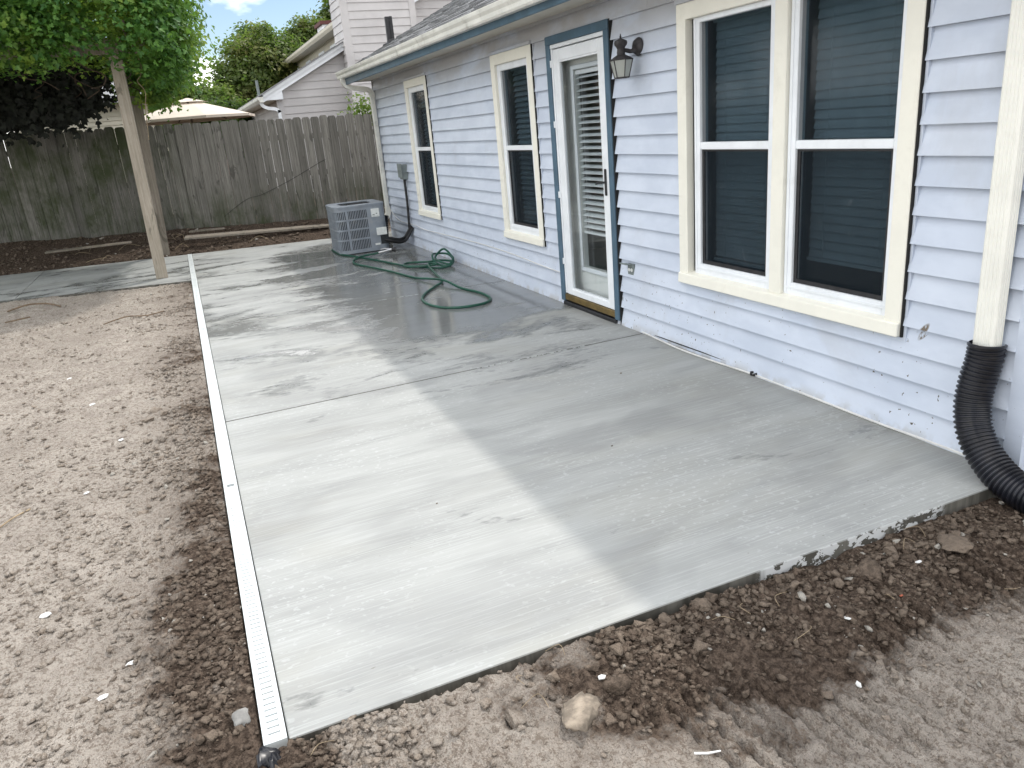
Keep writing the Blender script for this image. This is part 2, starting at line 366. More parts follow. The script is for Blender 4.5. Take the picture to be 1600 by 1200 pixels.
def npmesh(name, V, F, mat, sm=False):
    """V (n,3), F (m,k) numpy"""
    me = bpy.data.meshes.new(name); n, k = F.shape
    me.vertices.add(len(V)); me.vertices.foreach_set('co', V.astype(np.float32).ravel())
    me.loops.add(n*k); me.loops.foreach_set('vertex_index', F.astype(np.int32).ravel())
    me.polygons.add(n); me.polygons.foreach_set('loop_start', np.arange(0, n*k, k, dtype=np.int32))
    try: me.polygons.foreach_set('loop_total', np.full(n, k, dtype=np.int32))
    except Exception: pass
    me.update(calc_edges=True); me.validate()
    if sm: me.polygons.foreach_set('use_smooth', np.ones(n, dtype=bool))
    me.materials.append(MT[mat]); return me
def spline(pts, per=8):
    pts = [Vector(p) for p in pts]; out = []
    for i in range(len(pts)-1):
        p0, p1, p2, p3 = pts[max(i-1, 0)], pts[i], pts[i+1], pts[min(i+2, len(pts)-1)]
        for j in range(per):
            t = j/per; out.append(.5*((2*p1)+(p2-p0)*t+(2*p0-5*p1+4*p2-p3)*t*t+(3*p1-p0-3*p2+p3)*t**3))
    return out+[pts[-1]]

# numpy value noise
def vnoise(x, y, seed=0):
    xi = np.floor(x).astype(np.int64); yi = np.floor(y).astype(np.int64); xf = x-xi; yf = y-yi
    def h(a, b):
        n = (a*374761393+b*668265263+seed*1442695041) & 0xffffffff
        n = ((n ^ (n >> 13))*1274126177) & 0xffffffff; return ((n ^ (n >> 16)) & 0xffff)/65535.0
    u = xf*xf*(3-2*xf); v = yf*yf*(3-2*yf)
    return (h(xi, yi)*(1-u)+h(xi+1, yi)*u)*(1-v)+(h(xi, yi+1)*(1-u)+h(xi+1, yi+1)*u)*v
def fbm(x, y, o=4, seed=0, g=.5):
    a = 1; s = 0; t = 0
    for i in range(o): s += a*vnoise(x, y, seed+i*17); t += a; a *= g; x = x*2.03+3.1; y = y*2.03+1.7
    return s/t
def sst(v, a, b): t = np.clip((v-a)/(b-a), 0, 1); return t*t*(3-2*t)

# ------------------------------------------------------------------ ground
SLAB_Y0, SLAB_X0 = 1.81, -2.925
def farline(x): return 12.44-0.20*x          # far edge of patio and walkway
def nearline(x): return 10.33-0.235*(x+3.0)  # near edge of walkway
def ground_h(x, y):
    left = sst(-x, 2.9, 3.05)
    front = -.012-.022*sst(x, -2.3, -1.7)-.026*sst(x, -1.45, -1.1)-.035*sst(-y, -1.62, -1.35)*sst(x, -2.7, -2.2)
    base = np.where(y < 1.85, front, -.022)
    base = np.where((y < 1.85) & (x < -3.0), -.022, base)
    h = base+.045*(fbm(x*.9, y*.9, 3, 3)-.5)*sst(np.maximum(-x-3.1, 1.7-y), 0, .5)
    h += .024*(fbm(x*5, y*5, 4, 5)-.5)+.018*(fbm(x*19, y*19, 3, 9, .6)-.5)+.012*(fbm(x*55, y*55, 2, 19, .6)-.5)*(.4+.9*sst(fbm(x*1.7, y*1.2, 3, 23), .42, .6))
    # crumbly, lumpy zones: front of the slab and beside the drain
    lump = np.maximum(sst(y, 1.15, 1.6)*sst(-y, -2.1, -1.9)*(.35+.65*sst(-x, .9, 1.9)), sst(x, -3.9, -3.1)*.8*sst(-y, -9, -4))
    lump = np.maximum(lump, .35*sst(fbm(x*1.1, y*.8, 3, 31), .52, .65))
    l = np.abs(fbm(x*14, y*14, 3, 21)-.5)*2; h += lump*(.05*(fbm(x*8, y*8, 3, 41)-.45)+.03*(.5-l))
    fl = np.abs(fbm(x*38, y*38, 2, 77)-.5)*2; h += (.25+lump)*.010*(.5-fl)
    # lug marks left by a tracked machine
    ph = (x+.14*(y-1.2)+.012*fbm(x*6, y*6, 2, 4))/.066
    rid = np.maximum(0, 1-np.abs((ph % 1)-.5)/.17)
    band = sst(y, 1.02, 1.08)*(1-sst(y, 1.44, 1.54))*sst(x, -2.02, -1.9)*(1-sst(x, -1.15, -.98))
    ph2 = (x+.06*(y-1)+.015*fbm(x*5, y*5, 2, 8))/.088; rid2 = np.maximum(0, 1-np.abs((ph2 % 1)-.5)/.17)
    band2 = sst(y, .84, .89)*(1-sst(y, 1.14, 1.22))*sst(x, -1.36, -1.26)+sst(y, 1.30, 1.36)*(1-sst(y, 1.52, 1.60))*sst(x, -1.12, -1.02)
    br = .35+.65*sst(fbm(x*3.5, y*3.5, 3, 51), .36, .50)
    gr1 = np.maximum(0, 1-np.abs(((ph+.27) % 1)-.5)/.12); gr2 = np.maximum(0, 1-np.abs(((ph2+.27) % 1)-.5)/.12)
    h += br*(band*(.022*rid-.036*gr1)+band2*(.028*rid2-.042*gr2))
    # faint wheel ruts across the left yard
    h -= .018*np.exp(-((x+4.35+.03*np.sin(y))/.16)**2)*sst(y, 2, 4)
    # shallow hole
    h -= .05*np.exp(-(((x+3.37)/.07)**2+((y-3.66)/.05)**2))
    # planting strip bank up to the fence
    fl_ = 12.44-.20*x; b = np.clip((y-fl_)/1.0, 0, 1)
    h += np.where(y > fl_-.02, b*(.20-.035*x)+.05*(fbm(x*4, y*4, 4, 61)-.4)*sst(y-fl_, 0, .2)*sst(-y, -14.6, -14.2), 0)
    h = np.where(y > 14.8, .25+.0*x, h)
    h = np.where((x > -3.0) & (x < 8) & (y > 1.79) & (y < 12.44-.20*x), np.minimum(h, -.045), h)
    h = np.where((x <= -2.9) & (x > -8.3) & (y > 10.33-.235*(x+3.0)-.01) & (y < 12.44-.20*x), np.minimum(h, -.03), h)
    return h
def axis(parts):
    out = []
    for a, b, s0, s1 in parts:
        t = a; k = []
        while t < b-1e-6: k.append(t); t += s0+(s1-s0)*(t-a)/(b-a)
        out += k
    out.append(parts[-1][1]); return np.array(out)
gx = axis([(-400, -60, 60, 60), (-60, -12, 6, 6), (-12, -6, .4, .1), (-6, -4.6, .03, .014), (-4.6, -3.0, .012, .009), (-3.0, .35, .0095, .0095), (.35, 3, .12, .5), (3, 60, 5, 9), (60, 400, 60, 60)])
gy = axis([(-400, -60, 60, 60), (-60, -2, 6, 2), (-2, .5, .4, .05), (.5, 2.2, .0085, .0085), (2.2, 5.0, .009, .014), (5, 10.5, .014, .03), (10.5, 14.8, .035, .035), (14.8, 40, 1, 5), (40, 100, 10, 20), (100, 700, 60, 100)])
X, Y = np.meshgrid(gx, gy, indexing='ij'); Z = ground_h(X, Y)
Vg = np.stack([X, Y, Z], -1).reshape(-1, 3); ny = len(gy)
I, J = np.meshgrid(np.arange(len(gx)-1), np.arange(ny-1), indexing='ij'); cx = (X[:-1, :-1]+X[1:, 1:])/2; cy = (Y[:-1, :-1]+Y[1:, 1:])/2
inside = ((cx > -2.90) & (cx < 7.9) & (cy > 1.9) & (cy < farline(cx)-.06)) | ((cx > -6.8) & (cx <= -2.9) & (cy > nearline(cx)+.06) & (cy < farline(cx)-.06))
K = ~inside
F = np.stack([I*ny+J, (I+1)*ny+J, (I+1)*ny+J+1, I*ny+J+1], -1)[K]
used = np.zeros(len(Vg), bool); used[F.ravel()] = True; remap = np.cumsum(used)-1
g = link('ground', npmesh('ground', Vg[used], remap[F], 'soil', True)); tag(g, 'bare brown dirt yard around the new concrete', 'ground', kind='structure')
def gz(x, y): return float(ground_h(np.array([x], float), np.array([y], float))[0])

# ------------------------------------------------------------------ concrete patio and walkway
patio = bpy.data.objects.new('patio', None); COL.objects.link(patio); tag(patio, 'fresh grey concrete patio slab beside the house', 'patio', kind='structure')
G = .0055
joints = [(SLAB_Y0, 1.81), (4.59, 4.60), (7.36, 7.18), (10.36, 10.10), None]
def slab(parent, quad, name='slab_panel'):
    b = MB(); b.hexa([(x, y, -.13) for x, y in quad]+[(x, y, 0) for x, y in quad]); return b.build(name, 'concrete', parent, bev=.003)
XR = .6
for i in range(4):
    a = joints[i]
    ya0 = a[0]+(G if i else 0); ya1 = a[1]+(G if i else 0)
    if i < 3: yb0, yb1 = joints[i+1][0]-G, joints[i+1][1]-G
    else: yb0, yb1 = farline(SLAB_X0), farline(XR)
    if i == 0: XRr = 0.02
    slab(patio, [(SLAB_X0, ya0), (.02 if i < 3 else .02, ya1), (.02, yb1 if i < 3 else farline(.02)), (SLAB_X0, yb0)])
slab(patio, [(.024, 11.84), (2.5, 11.84), (2.5, farline(2.5)), (.024, farline(.024))])
b = MB(); b.hexa([(SLAB_X0+.02, 1.86, -.16), (.01, 1.86, -.16), (.01, 12.3, -.16), (SLAB_X0+.02, 12.3, -.16), (SLAB_X0+.02, 1.86, -.012), (.01, 1.86, -.012), (.01, 12.3, -.012), (SLAB_X0+.02, 12.3, -.012)]); b.build('joint_bed', 'dark', patio)
walk = bpy.data.objects.new('walkway', None); COL.objects.link(walk); tag(walk, 'concrete walkway running left under the pergola', 'path', kind='structure')
slab(walk, [(-5.02, nearline(-5.02)), (-2.995, nearline(-2.995)), (-2.995, farline(-2.995)), (-5.02, farline(-5.02))], 'walkway_panel')
slab(walk, [(-8.2, nearline(-8.2)), (-5.028, nearline(-5.028)), (-5.028, farline(-5.028)), (-8.2, farline(-8.2))], 'walkway_panel')

# channel drain along the patio's left edge
DX0, DX1, DY0, DY1 = -2.991, -2.9285, 1.815, 13.02
drain = empty('channel_drain', (-2.96, 1.815, 0), 'long white slotted channel drain along the left edge of the patio', 'drain')
MB().box((DX0-.002, DY0, -.08), (DX1, DY1, -.03)).build('trough', 'dark', drain)
secs = [DY0, 3.655, 5.48, 7.31, 9.14, 10.97, DY1]
PIT = .0252
sl_mesh = None
nslat = 0
for i in range(6):
    a, c = secs[i]+.0015, secs[i+1]-.0015; dz = .0015*(i % 2)
    fr = MB(); zt = .004+dz; zb = -.03
    fr.box((DX0, a, zb), (DX0+.016, c, zt)); fr.box((DX1-.014, a, zb), (DX1, c, zt)); fr.box((DX0+.016, a, zb), (DX1-.014, a+.012, zt-.0004)); fr.box((DX0+.016, c-.012, zb), (DX1-.014, c, zt-.0004))
    gr = fr.build('grate_section', 'plastic', drain)
    n = int((c-a-.024)/PIT); p0 = a+.012+.0025
    if i < 2:
        if sl_mesh is None: sl_mesh = MB().box((-.0162, 0, -.012), (.0163, PIT-.0056, .0)).mesh('slat', bev=.0012)
        for k in range(n): link('slat', sl_mesh, 'plastic', gr, (DX0+.0323, p0+k*PIT, zt-.0006))
    else:
        bb = MB()
        for k in range(n): bb.box((DX0+.0161, p0+k*PIT, -.008), (DX1-.0141, p0+k*PIT+PIT-.0052, zt-.0006))
        tag(bb.build('slats', 'plastic', gr), kind='stuff')

# ------------------------------------------------------------------ the house
HX1, HY0, HY1 = 8.0, 1.84, 11.79
SOFF = 2.262
house = empty('house', (4, 6.8, 0), 'pale blue lap sided house with cream windows along the patio', 'house')
WINS = [  # y0,y1 (outer trim), z0,z1, glass units
    dict(y=(9.125, 10.05), z=(.462, 2.118), units=[(9.305, 9.885)]),
    dict(y=(6.18, 7.08), z=(.456, 2.112), units=[(6.345, 6.925)]),
    dict(y=(2.425, 4.125), z=(.456, 2.085), units=[(2.555, 3.150), (3.350, 3.940)])]
DOOR = dict(y=(4.915, 5.885), z=(-.02, 2.125))
OPEN = [(q['y'][0]+.05, q['y'][1]-.05, q['z'][0]+.05, q['z'][1]-.05) for q in WINS]+[(DOOR['y'][0]+.05, DOOR['y'][1]-.05, -.05, DOOR['z'][1]-.05)]
OPEN.sort()
wall = MB(); yy = HY0
for (a, c, z0, z1) in OPEN:
    wall.box((.02, yy, -.15), (.15, a, SOFF+.1)); 
    if z0 > 0: wall.box((.02, a, -.15), (.15, c, z0))
    wall.box((.02, a, z1), (.15, c, SOFF+.1)); yy = c
wall.box((.02, yy, -.15), (.15, HY1, SOFF+.1))
wall = wall.build('patio_wall', 'interior', house)
shell = MB(); shell.box((.15, HY1-.13, -.15), (HX1, HY1, SOFF+.1)).box((.15, HY0, -.15), (HX1, HY0+.13, SOFF+.1)).box((HX1-.13, HY0+.13, -.15), (HX1, HY1-.13, SOFF+.1))
shell.box((.15, HY0+.13, -.1), (HX1-.13, HY1-.13, -.005)).box((.15, HY0+.13, SOFF+.06), (HX1-.13, HY1-.13, SOFF+.1)).box((3.6, HY0+.13, 0), (3.7, HY1-.13, SOFF+.06))
for ypart in (4.5, 8.1): shell.box((.15, ypart, 0), (3.6, ypart+.1, SOFF+.06))
shell.build('shell_walls', 'interior', house)
# gable ends
for ys in (HY0, HY1):
    s = 1 if ys == HY1 else -1
    MB().prism([(0.0, SOFF+.1), (HX1, SOFF+.1), (HX1/2, SOFF+.1+HX1/2*.49)], 1, ys-s*.12, ys).build('gable_wall', 'siding', house)
EXP = .1234; Z0 = .016
def clip_course(k):
    z0, z1 = Z0+EXP*(k-1), Z0+EXP*k
    if k == 0: z0, z1 = -.10, Z0
    return z0, z1
def xprof(z, z0, z1): return -.026*(1-(z-z0)/max(1e-6, EXP))+.002
TOPZ = SOFF+.004
for k in range(0, 20):
    z0, z1 = clip_course(k)
    if k == 0: continue
    zz0 = -.06 if k == 1 else z0
    zz1 = min(z1, TOPZ)
    if zz0 >= TOPZ: break
    cuts = sorted(set([HY0+.055, HY1-.02]+[v for o in OPEN for v in (o[0], o[1])]))
    seam = {16: 5.95, 12: 8.3, 8: 11.0, 17: 8.35, 18: 4.45, 4: 6.1}.get(k, None)
    if seam: cuts = sorted(cuts+[seam])
    runs = []
    for a, c in zip(cuts[:-1], cuts[1:]):
        mid = (a+c)/2; segs = [(zz0, zz1)]
        for o in OPEN:
            if o[0] < mid < o[1]:
                new = []
                for s0, s1 in segs:
                    if o[2]-.012 <= s0 and o[3]+.012 >= s1: continue
                    if o[2] > s0 and o[2] < s1: new.append((s0, o[2]))
                    if o[3] > s0 and o[3] < s1: new.append((o[3], s1))
                    if o[2] >= s1 or o[3] <= s0: new.append((s0, s1))
                segs = new
        for s in segs:
            if runs and runs[-1][1] == a and runs[-1][2] == s and a != seam: runs[-1] = (runs[-1][0], c, s)
            else: runs.append((a, c, s))
    for a, c, (s0, s1) in runs:
        if s1-s0 < .01: continue
        g_ = .001 if seam in (a, c) else 0
        xa, xb = xprof(s0, z0, z1), xprof(s1, z0, z1); lap = -.0005
        b = MB(); b.hexa([(xa, a+g_, s0), (.018, a+g_, s0), (.018, c-g_, s0), (xa, c-g_, s0), (xb, a+g_, s1+lap), (.018, a+g_, s1+lap), (.018, c-g_, s1+lap), (xb, c-g_, s1+lap)])
        b.build('siding_course', 'siding', wall)
MB().box((-.02, HY0-.02, -.1), (.018, HY0+.055, TOPZ)).box((-.02+.04, HY0-.02, -.1), (.075, HY0-.001, TOPZ)).build('corner_board', 'siding', wall)
MB().box((-.018, HY1-.02, -.1), (.018, HY1+.015, TOPZ)).build('corner_board', 'siding', wall)
b = MB().box((-.012, HY0+.06, -.10), (.03, 4.90, -.02)).box((-.012, 5.9, -.10), (.03, HY1, -.02)); b.build('sill_strip', 'cement', wall)

def window(W, name='window'):
    (y0, y1), (z0, z1) = W['y'], W['z']; t = .088
    O_ = [(y0, z0+.063), (y1, z0+.063), (y1, z1), (y0, z1)]; I_ = [(y0+t, z0+.064), (y1-t, z0+.064), (y1-t, z1-t), (y0+t, z1-t)]
    U_ = [O_[0], O_[3], O_[2], O_[1], I_[1], I_[2], I_[3], I_[0]]      # inverted U casing: jambs and head in one piece
    ww = MB(); ww.prism(U_, 0, -.034, .02); root = ww.build(name, 'cream', house, bev=.003)
    MB().box((-.0285, y0-.009, z0-.002), (.004, y0-.0005, z1)).build('shadow_strip', 'dark', root)  # solid near-black strip painting in the shadow beside the trim
    MB().box((-.044, y0-.006, z1+.001), (.01, y1+.006, z1+.028)).build('drip_cap', 'siding', root, bev=.003)
    MB().hexa([(-.050, y0+.001, z0), (.02, y0+.001, z0), (.02, y1-.001, z0), (-.050, y1-.001, z0), (-.046, y0+.001, z0+.062), (.02, y0+.001, z0+.078), (.02, y1-.001, z0+.078), (-.046, y1-.001, z0+.062)]).build('sill', 'cream', root, bev=.004)
    # grey j-channel around the trim
    MB().box((-.016, y0-.022, z0-.004), (.0, y0-.001, z1)).box((-.016, y1+.001, z0-.004), (.0, y1+.022, z1)).box((-.016, y0-.022, z0-.026), (.0, y1+.022, z0-.004)).build('channel_strip', 'siding', root)
    if len(W['units']) > 1:
        a, c = W['units'][0][1]+.055, W['units'][1][0]-.055; MB().box((-.030, a, z0+.066), (.03, c, z1-t)).build('mullion', 'cream', root, bev=.004)
    zb, zm0, zm1, zt = .592, 1.276, 1.318, 1.968
    for (g0, g1) in W['units']:
        gl0, gl1 = g0, g1
        il, ir = g0-.055, g1+.055
        if len(W['units']) == 1: il, ir = y0+t, y1-t
        f = MB(); f.box((-.006, il, z0+.07), (.055, g0, z1-t)).box((-.006, g1, z0+.07), (.055, ir, z1-t)).box((-.006, g0, z0+.07), (.055, g1, zb)).box((-.006, g0, zt), (.055, g1, z1-t))
        f.build('sash_frame', 'white', root, bev=.003)
        f2 = MB(); e = .014
        f2.box((-.010, il+.008, z0+.082), (-.0065, il+.026, z1-t-.01)).box((-.010, ir-.026, z0+.082), (-.0065, ir-.008, z1-t-.01)).box((-.010, il+.026, zb-.03), (-.0065, ir-.026, zb-.018)); f2.build('frame_bead', 'white', root)
        MB().box((-.003, g0, zm0), (.05, g1, zm1)).build('meeting_rail', 'white', root, bev=.003)
        MB().box((.036, g0, zm1), (.040, g1, zt)).build('upper_pane', 'tint', root)
        MB().box((.046, g0, zb), (.050, g1, zm0)).build('lower_pane', 'tint', root)
        fr = MB(); w_ = .022
        fr.box((.010, g0, zb), (.018, g0+w_, zm0)).box((.010, g1-w_, zb), (.018, g1, zm0)).box((.010, g0+w_, zb), (.018, g1-w_, zb+w_)).box((.010, g0+w_, zm0-.012), (.018, g1-w_, zm0))
        fr.build('screen_frame', 'black', root)
        MB().box((.013, g0+w_, zb+w_), (.0135, g1-w_, zm0-.012)).build('lower_screen', 'screen', root)
        MB().box((.013, g0, zm1), (.0135, g1, zt)).build('upper_screen', 'finescreen', root)
    return root
for q in WINS: window(q)

# blinds hanging inside
def blind(y0, y1, z0, z1, x, pitch, tilt, label, depth=.05):
    r = empty('window_blind', (x, (y0+y1)/2, z1), label, 'blind', 'horizontal slat blinds inside the house')
    MB().box((x-.025, y0, z1-.03), (x+.025, y1, z1)).build('head_rail', 'blind', r)
    L = y1-y0; dx, dz = depth/2*math.cos(tilt), depth/2*math.sin(tilt)
    sm_ = MB(); pr = [(-dx, -dz), (0, .004), (dx, dz), (dx, dz+.002), (0, .006), (-dx, -dz+.002)]
    v = [(px, -L/2, pz) for px, pz in pr]+[(px, L/2, pz) for px, pz in pr]
    sm_.add(v, [(0, 1, 2, 3, 4, 5), (11, 10, 9, 8, 7, 6)]+[(i, (i+1) % 6, 6+(i+1) % 6, 6+i) for i in range(6)])
    me = sm_.mesh('slat'); zz = z1-.05
    while zz > z0+.03:
        link('slat', me, 'blind', r, (x, (y0+y1)/2, zz)); zz -= pitch
    MB().box((x-.02, y0, z0), (x+.02, y1, z0+.018)).build('bottom_rail', 'blind', r)
    MB().tube([(x-.027, y0+L*.2, z0+.02), (x-.027, y0+L*.2, z1)], .0015, 5).tube([(x-.027, y0+L*.8, z0+.02), (x-.027, y0+L*.8, z1)], .0015, 5).build('ladder_cord', 'blind', r)
blind(2.56, 3.15, .70, 1.99, .115, .046, R(74), 'closed slat blind in the right half of the big double window')
blind(3.355, 3.94, .60, 1.99, .115, .046, R(74), 'closed slat blind in the left half of the big double window')
blind(6.36, 6.92, .60, 1.99, .125, .046, R(50), 'dark slat blind behind the narrow window left of the door')
blind(9.31, 9.88, .60, 1.99, .125, .046, R(50), 'dark slat blind behind the narrow window nearest the fence')

# door
y0, y1 = DOOR['y']; zt = DOOR['z'][1]; tw = .062
MBd = MB(); MBd.box((-.040, y0, .03), (.02, y0+tw, zt-tw)).box((-.040, y1-tw, .03), (.02, y1, zt-tw)).box((-.041, y0-.001, zt-tw), (.02, y1+.001, zt))
door = MBd.build('door', 'blue', house, bev=.004)
MB().box((-.0285, y0-.010, 0), (.004, y0-.0015, zt)).build('shadow_strip', 'dark', door)  # near-black strip in place of the shadow along the door trim
a, c = y0+tw+.004, y1-tw-.004      # storm door outer
b = MB().box((-.030, a-.002, zt-tw-.03), (.03, c+.002, zt-tw-.002)).box((-.026, a-.002, .10), (.03, a+.020, zt-tw-.03)).box((-.026, c-.020, .10), (.03, c+.002, zt-tw-.03)); b.build('storm_frame', 'white', door, bev=.003)
sa, sc_ = a+.024, c-.024
st = MB(); st.box((-.022, sa, .095), (.012, sa+.085, zt-.10)).box((-.022, sc_-.085, .095), (.012, sc_, zt-.10)).box((-.022, sa+.085, zt-.185), (.012, sc_-.085, zt-.10)).box((-.022, sa+.085, .095), (.012, sc_-.085, .145))
st.build('storm_door_frame', 'white', door, bev=.004)
gb = MB(); i0, i1, j0, j1 = sa+.085, sc_-.085, .145, zt-.185
gb.box((-.016, i0, j0), (.006, i0+.012, j1)).box((-.016, i1-.012, j0), (.006, i1, j1)).box((-.016, i0+.012, j0), (.006, i1-.012, j0+.012)).box((-.016, i0+.012, j1-.012), (.006, i1-.012, j1)); gb.build('glazing_bead', 'white', door)
MB().box((-.006, i0+.012, j0+.012), (-.002, i1-.012, j1-.012)).build('storm_glass', 'glass', door)
MB().box((-.034, a, .042), (.012, c, .092)).build('kick_sweep', 'brass', door, bev=.003)
MB().box((-.045, a-.02, -.002), (.14, c+.02, .03)).build('threshold', 'black', door, bev=.004)
# jamb and entry door
MB().box((.03, a-.01, .03), (.15, a+.012, zt-.07)).box((.03, c-.012, .03), (.15, c+.01, zt-.07)).box((.03, a-.01, zt-.07), (.15, c+.01, zt-.05)).build('jamb', 'doorwhite', door)
ea, ec = a+.014, c-.014; l0, l1, m0, m1 = 5.155, 5.66, .33, 1.862
e = MB().box((.085, ea, .04), (.128, l0, zt-.072)).box((.085, l1, .04), (.128, ec, zt-.072)).box((.085, l0, .04), (.128, l1, m0)).box((.085, l0, m1), (.128, l1, zt-.072)); e.build('entry_door_panel', 'doorwhite', door)
mo = MB(); q = .035
mo.box((.068, l0-q, m0-q), (.0848, l0, m1+q)).box((.068, l1, m0-q), (.0848, l1+q, m1+q)).box((.068, l0, m0-q), (.0848, l1, m0)).box((.068, l0, m1), (.0848, l1, m1+q)); mo.build('lite_frame', 'white', door, bev=.006)
MB().box((.092, l0, m0), (.095, l1, m1)).build('entry_glass', 'glass', door)
h = MB().box((-.034, sa+.030, .955), (-.022, sa+.052, 1.145)); hd = h.build('handle_plate', 'black', door, bev=.004)
MB().tube([(-.03, sa+.041, 1.05), (-.062, sa+.042, 1.05), (-.066, sa+.055, 1.052), (-.064, sa+.10, 1.046), (-.058, sa+.135, 1.036)], [.008, .008, .009, .008, .006], 8).build('lever', 'black', hd, sm=True)
hg = MB()
for z in (.35, .9, 1.45, 1.9): hg.box((-.036, c-.012, z), (-.026, c+.006, z+.05))
hg.build('hinge_pins', 'white', door)
blind(l0+.01, l1-.01, .61, m1-.005, .115, .0475, R(22), 'open white slat blind in the glass of the patio door', .05)

# roof, soffit, fascia, gutter
EX, EZ, PIT_R = -.375, 2.405, .49
RY0, RY1 = 1.25, 12.0
roof = MB(); RX = HX1/2; dz = .03
def rz(x): return EZ+(x-EX)*PIT_R
roof.add([(EX-.03, RY0, rz(EX-.03)), (RX, RY0, rz(RX)), (RX, RY1, rz(RX)), (EX-.03, RY1, rz(EX-.03)), (EX-.03, RY0, rz(EX-.03)-dz), (RX, RY0, rz(RX)-dz), (RX, RY1, rz(RX)-dz), (EX-.03, RY1, rz(EX-.03)-dz)],
         [(0, 1, 2, 3), (7, 6, 5, 4), (0, 4, 5, 1), (2, 6, 7, 3), (3, 7, 4, 0)])
x2 = 2*RX-EX
roof.add([(RX, RY0, rz(RX)), (x2, RY0, EZ), (x2, RY1, EZ), (RX, RY1, rz(RX)), (RX, RY0, rz(RX)-dz), (x2, RY0, EZ-dz), (x2, RY1, EZ-dz), (RX, RY1, rz(RX)-dz)],
         [(0, 1, 2, 3), (7, 6, 5, 4), (0, 4, 5, 1), (1, 5, 6, 2), (2, 6, 7, 3)])
roof = roof.build('roof', 'black', house)
sh = MB(); ca = math.atan(PIT_R); ux, uz = math.cos(ca), math.sin(ca); row = 0; s = -.02
while s < 4.6:
    y = RY0+random.uniform(-.15, 0)
    while y < RY1:
        L = random.choice((.16, .21, .26, .3)); lift = random.choice((.004, .008, .012)); ya, yb = max(y, RY0), min(y+L-.004, RY1+.01)
        if yb > ya:
            x_, z_ = EX+ux*s, EZ+uz*s; xe, ze = EX+ux*(s+.16), EZ+uz*(s+.16); nx, nz_ = -uz, ux
            t0 = lift+.006
            sh.hexa([(x_+nx*.001, ya, z_+nz_*.001), (xe+nx*.001, ya, ze+nz_*.001), (xe+nx*.001, yb, ze+nz_*.001), (x_+nx*.001, yb, z_+nz_*.001), (x_+nx*t0, ya, z_+nz_*t0), (xe+nx*.002, ya, ze+nz_*.002), (xe+nx*.002, yb, ze+nz_*.002), (x_+nx*t0, yb, z_+nz_*t0)])
        y += L
    s += .125; row += 1
tag(sh.build('shingles', 'shingle', roof), kind='stuff')
MB().box((EX+.012, RY0, SOFF), (.012, RY1-.05, SOFF+.012)).build('soffit', 'soffit', roof)
MB().box((EX-.012, RY0, SOFF-.036), (EX+.012, RY1-.02, EZ-.022)).build('fascia_board', 'blue', roof, bev=.002)
MB().prism([(EX+.02, SOFF), (.0, SOFF), (.0, rz(0)-.035), (EX+.02, EZ-.035)], 1, RY1-.10, RY1-.05).build('rake_return', 'blue', roof)
MB().hexa([(EX, RY1-.02, rz(EX)-.16), (EX, RY1, rz(EX)-.16), (RX, RY1, rz(RX)-.16), (RX, RY1-.02, rz(RX)-.16), (EX, RY1-.02, rz(EX)-.032), (EX, RY1, rz(EX)-.032), (RX, RY1, rz(RX)-.032), (RX, RY1-.02, rz(RX)-.032)]).build('rake_board', 'gutter', roof)
# k-style gutter, falling gently towards the near downspout
def gut_z(y): return 2.372+.040*(y-5.2)/6.8
pr = [(0, -.100), (-.055, -.100), (-.064, -.085), (-.066, -.055), (-.080, -.030), (-.084, -.008), (-.084, 0), (-.070, 0), (-.070, -.012), (-.076, -.015), (-.060, -.045), (-.056, -.090), (-.006, -.090), (-.006, -.002), (0, -.002)]
n = len(pr); ya, yb = 1.9, 12.03; v = []
for y in (ya, yb): v += [(EX-.013+px, y, gut_z(y)+pz) for px, pz in pr]
gm = MB(); gm.add(v, [(i, (i+1) % n, n+(i+1) % n, n+i) for i in range(n)]+[tuple(range(n)), tuple(range(2*n-1, n-1, -1))])
gut = gm.build('gutter', 'gutter', roof)
MB().prism([(EX-.013, gut_z(yb)-.1), (EX-.07, gut_z(yb)-.1), (EX-.096, gut_z(yb)), (EX-.013, gut_z(yb))], 1, yb-.001, yb+.003).build('gutter_end_cap', 'gutter', roof)
sp = MB().lathe([(.001, -.003), (.006, -.002), (.006, .0), (.001, .001)], (0, 0, 0), 8, 'x').mesh('gutter_spike')
for y in np.arange(2.4, 11.8, .82): link('gutter_spike', sp, 'gutter', roof, (EX-.0985, float(y), gut_z(y)-.012))
# vent pipe through the roof
vp = MB().box((.245, 11.55, rz(.25)-.03), (.295, 11.60, 3.07)).box((.303, 11.56, rz(.25)-.02), (.350, 11.61, 3.075)).box((.29, 11.565, rz(.25)), (.31, 11.60, 3.02)).build('vent_pipe', 'black', roof, bev=.004)
MB().lathe([(.13, 0), (.12, .012), (.065, .03), (.05, .07), (.04, .075)], (.30, 11.58, rz(.30)-.03), 14).build('vent_flashing', 'black', vp, sm=True)

